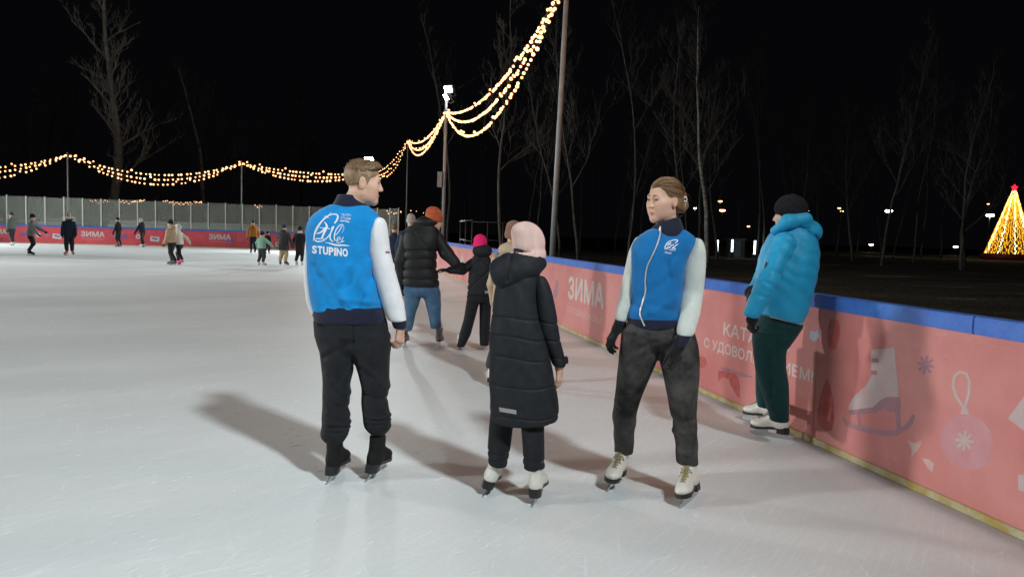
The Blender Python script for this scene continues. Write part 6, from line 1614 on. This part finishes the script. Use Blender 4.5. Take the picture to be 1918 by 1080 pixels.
C_KHAKI = cl("skater_khaki", (.38, .28, .17)); C_MINT = cl("skater_mint", (.20, .36, .29)); C_ORANGE = cl("skater_ochre", (.45, .17, .035)); C_BROWN = cl("skater_brown", (.075, .035, .028)); C_CREAM = cl("skater_cream", (.62, .60, .52))
C_WHITEHAT = cl("skater_white_hat", (.45, .42, .40)); C_DKGREY = cl("skater_charcoal", (.035, .036, .040)); C_NAVYB = cl("skater_blue_navy", (.018, .028, .062)); C_BEIGEF = cl("skater_beige_fleece", (.36, .26, .17)); C_BFUR = cl("skater_brown_fur", (.23, .12, .08))
C_REDSK = mat("red_skate", (.45, .03, .04), rough=.4); C_PINKSK = mat("pink_skate", (.75, .05, .25), rough=.4); C_DKSK = mat("dark_skate", (.03, .03, .033), rough=.4); C_STRIPE = cl("striped_knit", (.05, .05, .05), var=.5, vscale=14, col2=(.55, .53, .5))

man(); woman(); coat_child(); blue_jacket(); jeans_man(); pink_child()
R_ = math.pi / 2
skater("person in navy jacket and light grey beanie just beyond the man in jeans", 766, 556, 399, 0.1, C_NAVYB, C_BROWN, C_WHITEHAT, ('h', C_DKSK), Y=15.8, bulk=1.12, vox=.013, armL=(.1, .25))
skater("bareheaded brown-haired person in navy, beyond the grey beanie", 736, 535, 417, 0.2, C_NAVYB, C_DKGREY, None, ('h', C_DKSK), hatkind=None, hair=M_HAIR_BROWN, Y=19.5, bulk=1.05, vox=.014)
skater("person in beige hooded jacket and brown fur hat, just past the pale pink beanie", 951, 730, 411, 0.4, M_BEIGE, C_DKGREY, C_BFUR, ('w', None), Y=7.2, bulk=1.1, vox=.010, hood=True, scarf=C_BEIGEF, detail=True)
skater("far person in grey-green jacket and dark cap by the red board", 23, 460, 396, -1.15, C_GREYG, C_DKGREY, C_DKGREY, ('w', None), stride=.16, armL=(-.1, .1), armR=(.25, .1))
skater("far person in grey and black jacket gliding with arms forward", 58, 478, 399.5, 1.35, C_GREY, C_BLACK, C_BLACK, ('b', None), stride=.05, armL=(.75, .1), armR=(.45, .1), sleeve=C_GREY, lean=.10, glove=C_BLACK, kneel=.05, coat=.06)
skater("far person in black coat, striped hat and red skates", 130, 478, 397, 2.7, C_NAVY, C_BLACK, C_STRIPE, ('h', C_REDSK), stride=.04, coat=.10, bulk=1.12, armL=(.05, .12), armR=(.05, .12), turn=.35, hood=True)
skater("far thin person all in black standing at the red board", 222, 463, 406, -1.3, C_BLACK, C_BLACK, C_BLACK, ('h', C_DKSK), stride=.02, bulk=.86, hatkind='beanie')
skater("far person in dark jacket, pale hat and brown leggings pushing off", 267, 463.5, 408, -1.2, C_NAVY, C_BROWN, C_WHITEHAT, ('w', None), stride=.26, lean=.16, armL=(.3, .2), armR=(.75, .3), hood=True)
skater("child in beige hooded jacket, black hat and wide black trousers", 322, 497, 410, -1.45, C_KHAKI, C_BLACK, C_BLACK, ('h', C_DKSK), stride=.13, hood=True, bulk=1.14, armL=(.1, .1), armR=(.15, .1), lean=.06)
skater("child in cream jacket with pink skates close behind the beige-jacketed child", 336, 496, 418, -1.45, C_CREAM, C_BLACK, C_CREAM, ('h', C_PINKSK), stride=.18, bulk=1.10, armL=(.35, .25), armR=(-.85, .35), lean=.08, gloves=False, hatkind='hood')
skater("far person in ochre jacket and black trousers skating away", 474, 474.5, 411, -0.45, C_ORANGE, C_BLACK, C_BLACK, ('h', C_DKSK), stride=.20, bulk=1.14, lean=.04, armL=(.0, .22), armR=(.1, .3), hatkind=None, hair=C_BLACK)
skater("small child in mint jacket and black hat with arms held out", 490, 497, 432, 0.3, C_MINT, C_DKGREY, C_BLACK, ('w', None), stride=.06, bulk=1.18, armL=(.35, .75), armR=(.35, .75), turn=.3, glove=C_MINT)
skater("small far child in black right beside the mint-jacketed child", 501, 476, 432, 0.0, C_BLACK, C_BLACK, C_BLACK, ('h', C_DKSK), stride=.03)
skater("far adult in long dark puffer coat and khaki leggings holding a child's hand", 531, 497, 418, 0.15, C_DKGREY, C_KHAKI, C_NAVYB, ('h', C_DKSK), stride=.05, coat=.24, bulk=1.15, armL=(.8, .5), armR=(.1, .3), hood=True, scarf=C_CREAM, turn=.3)
skater("far child in black with white scarf holding the adult's hand", 561, 497, 422, 0.1, C_BLACK, C_BLACK, C_BLACK, ('w', None), stride=.04, bulk=1.08, armL=(.1, .45), armR=(.1, .15), scarf=C_CREAM)
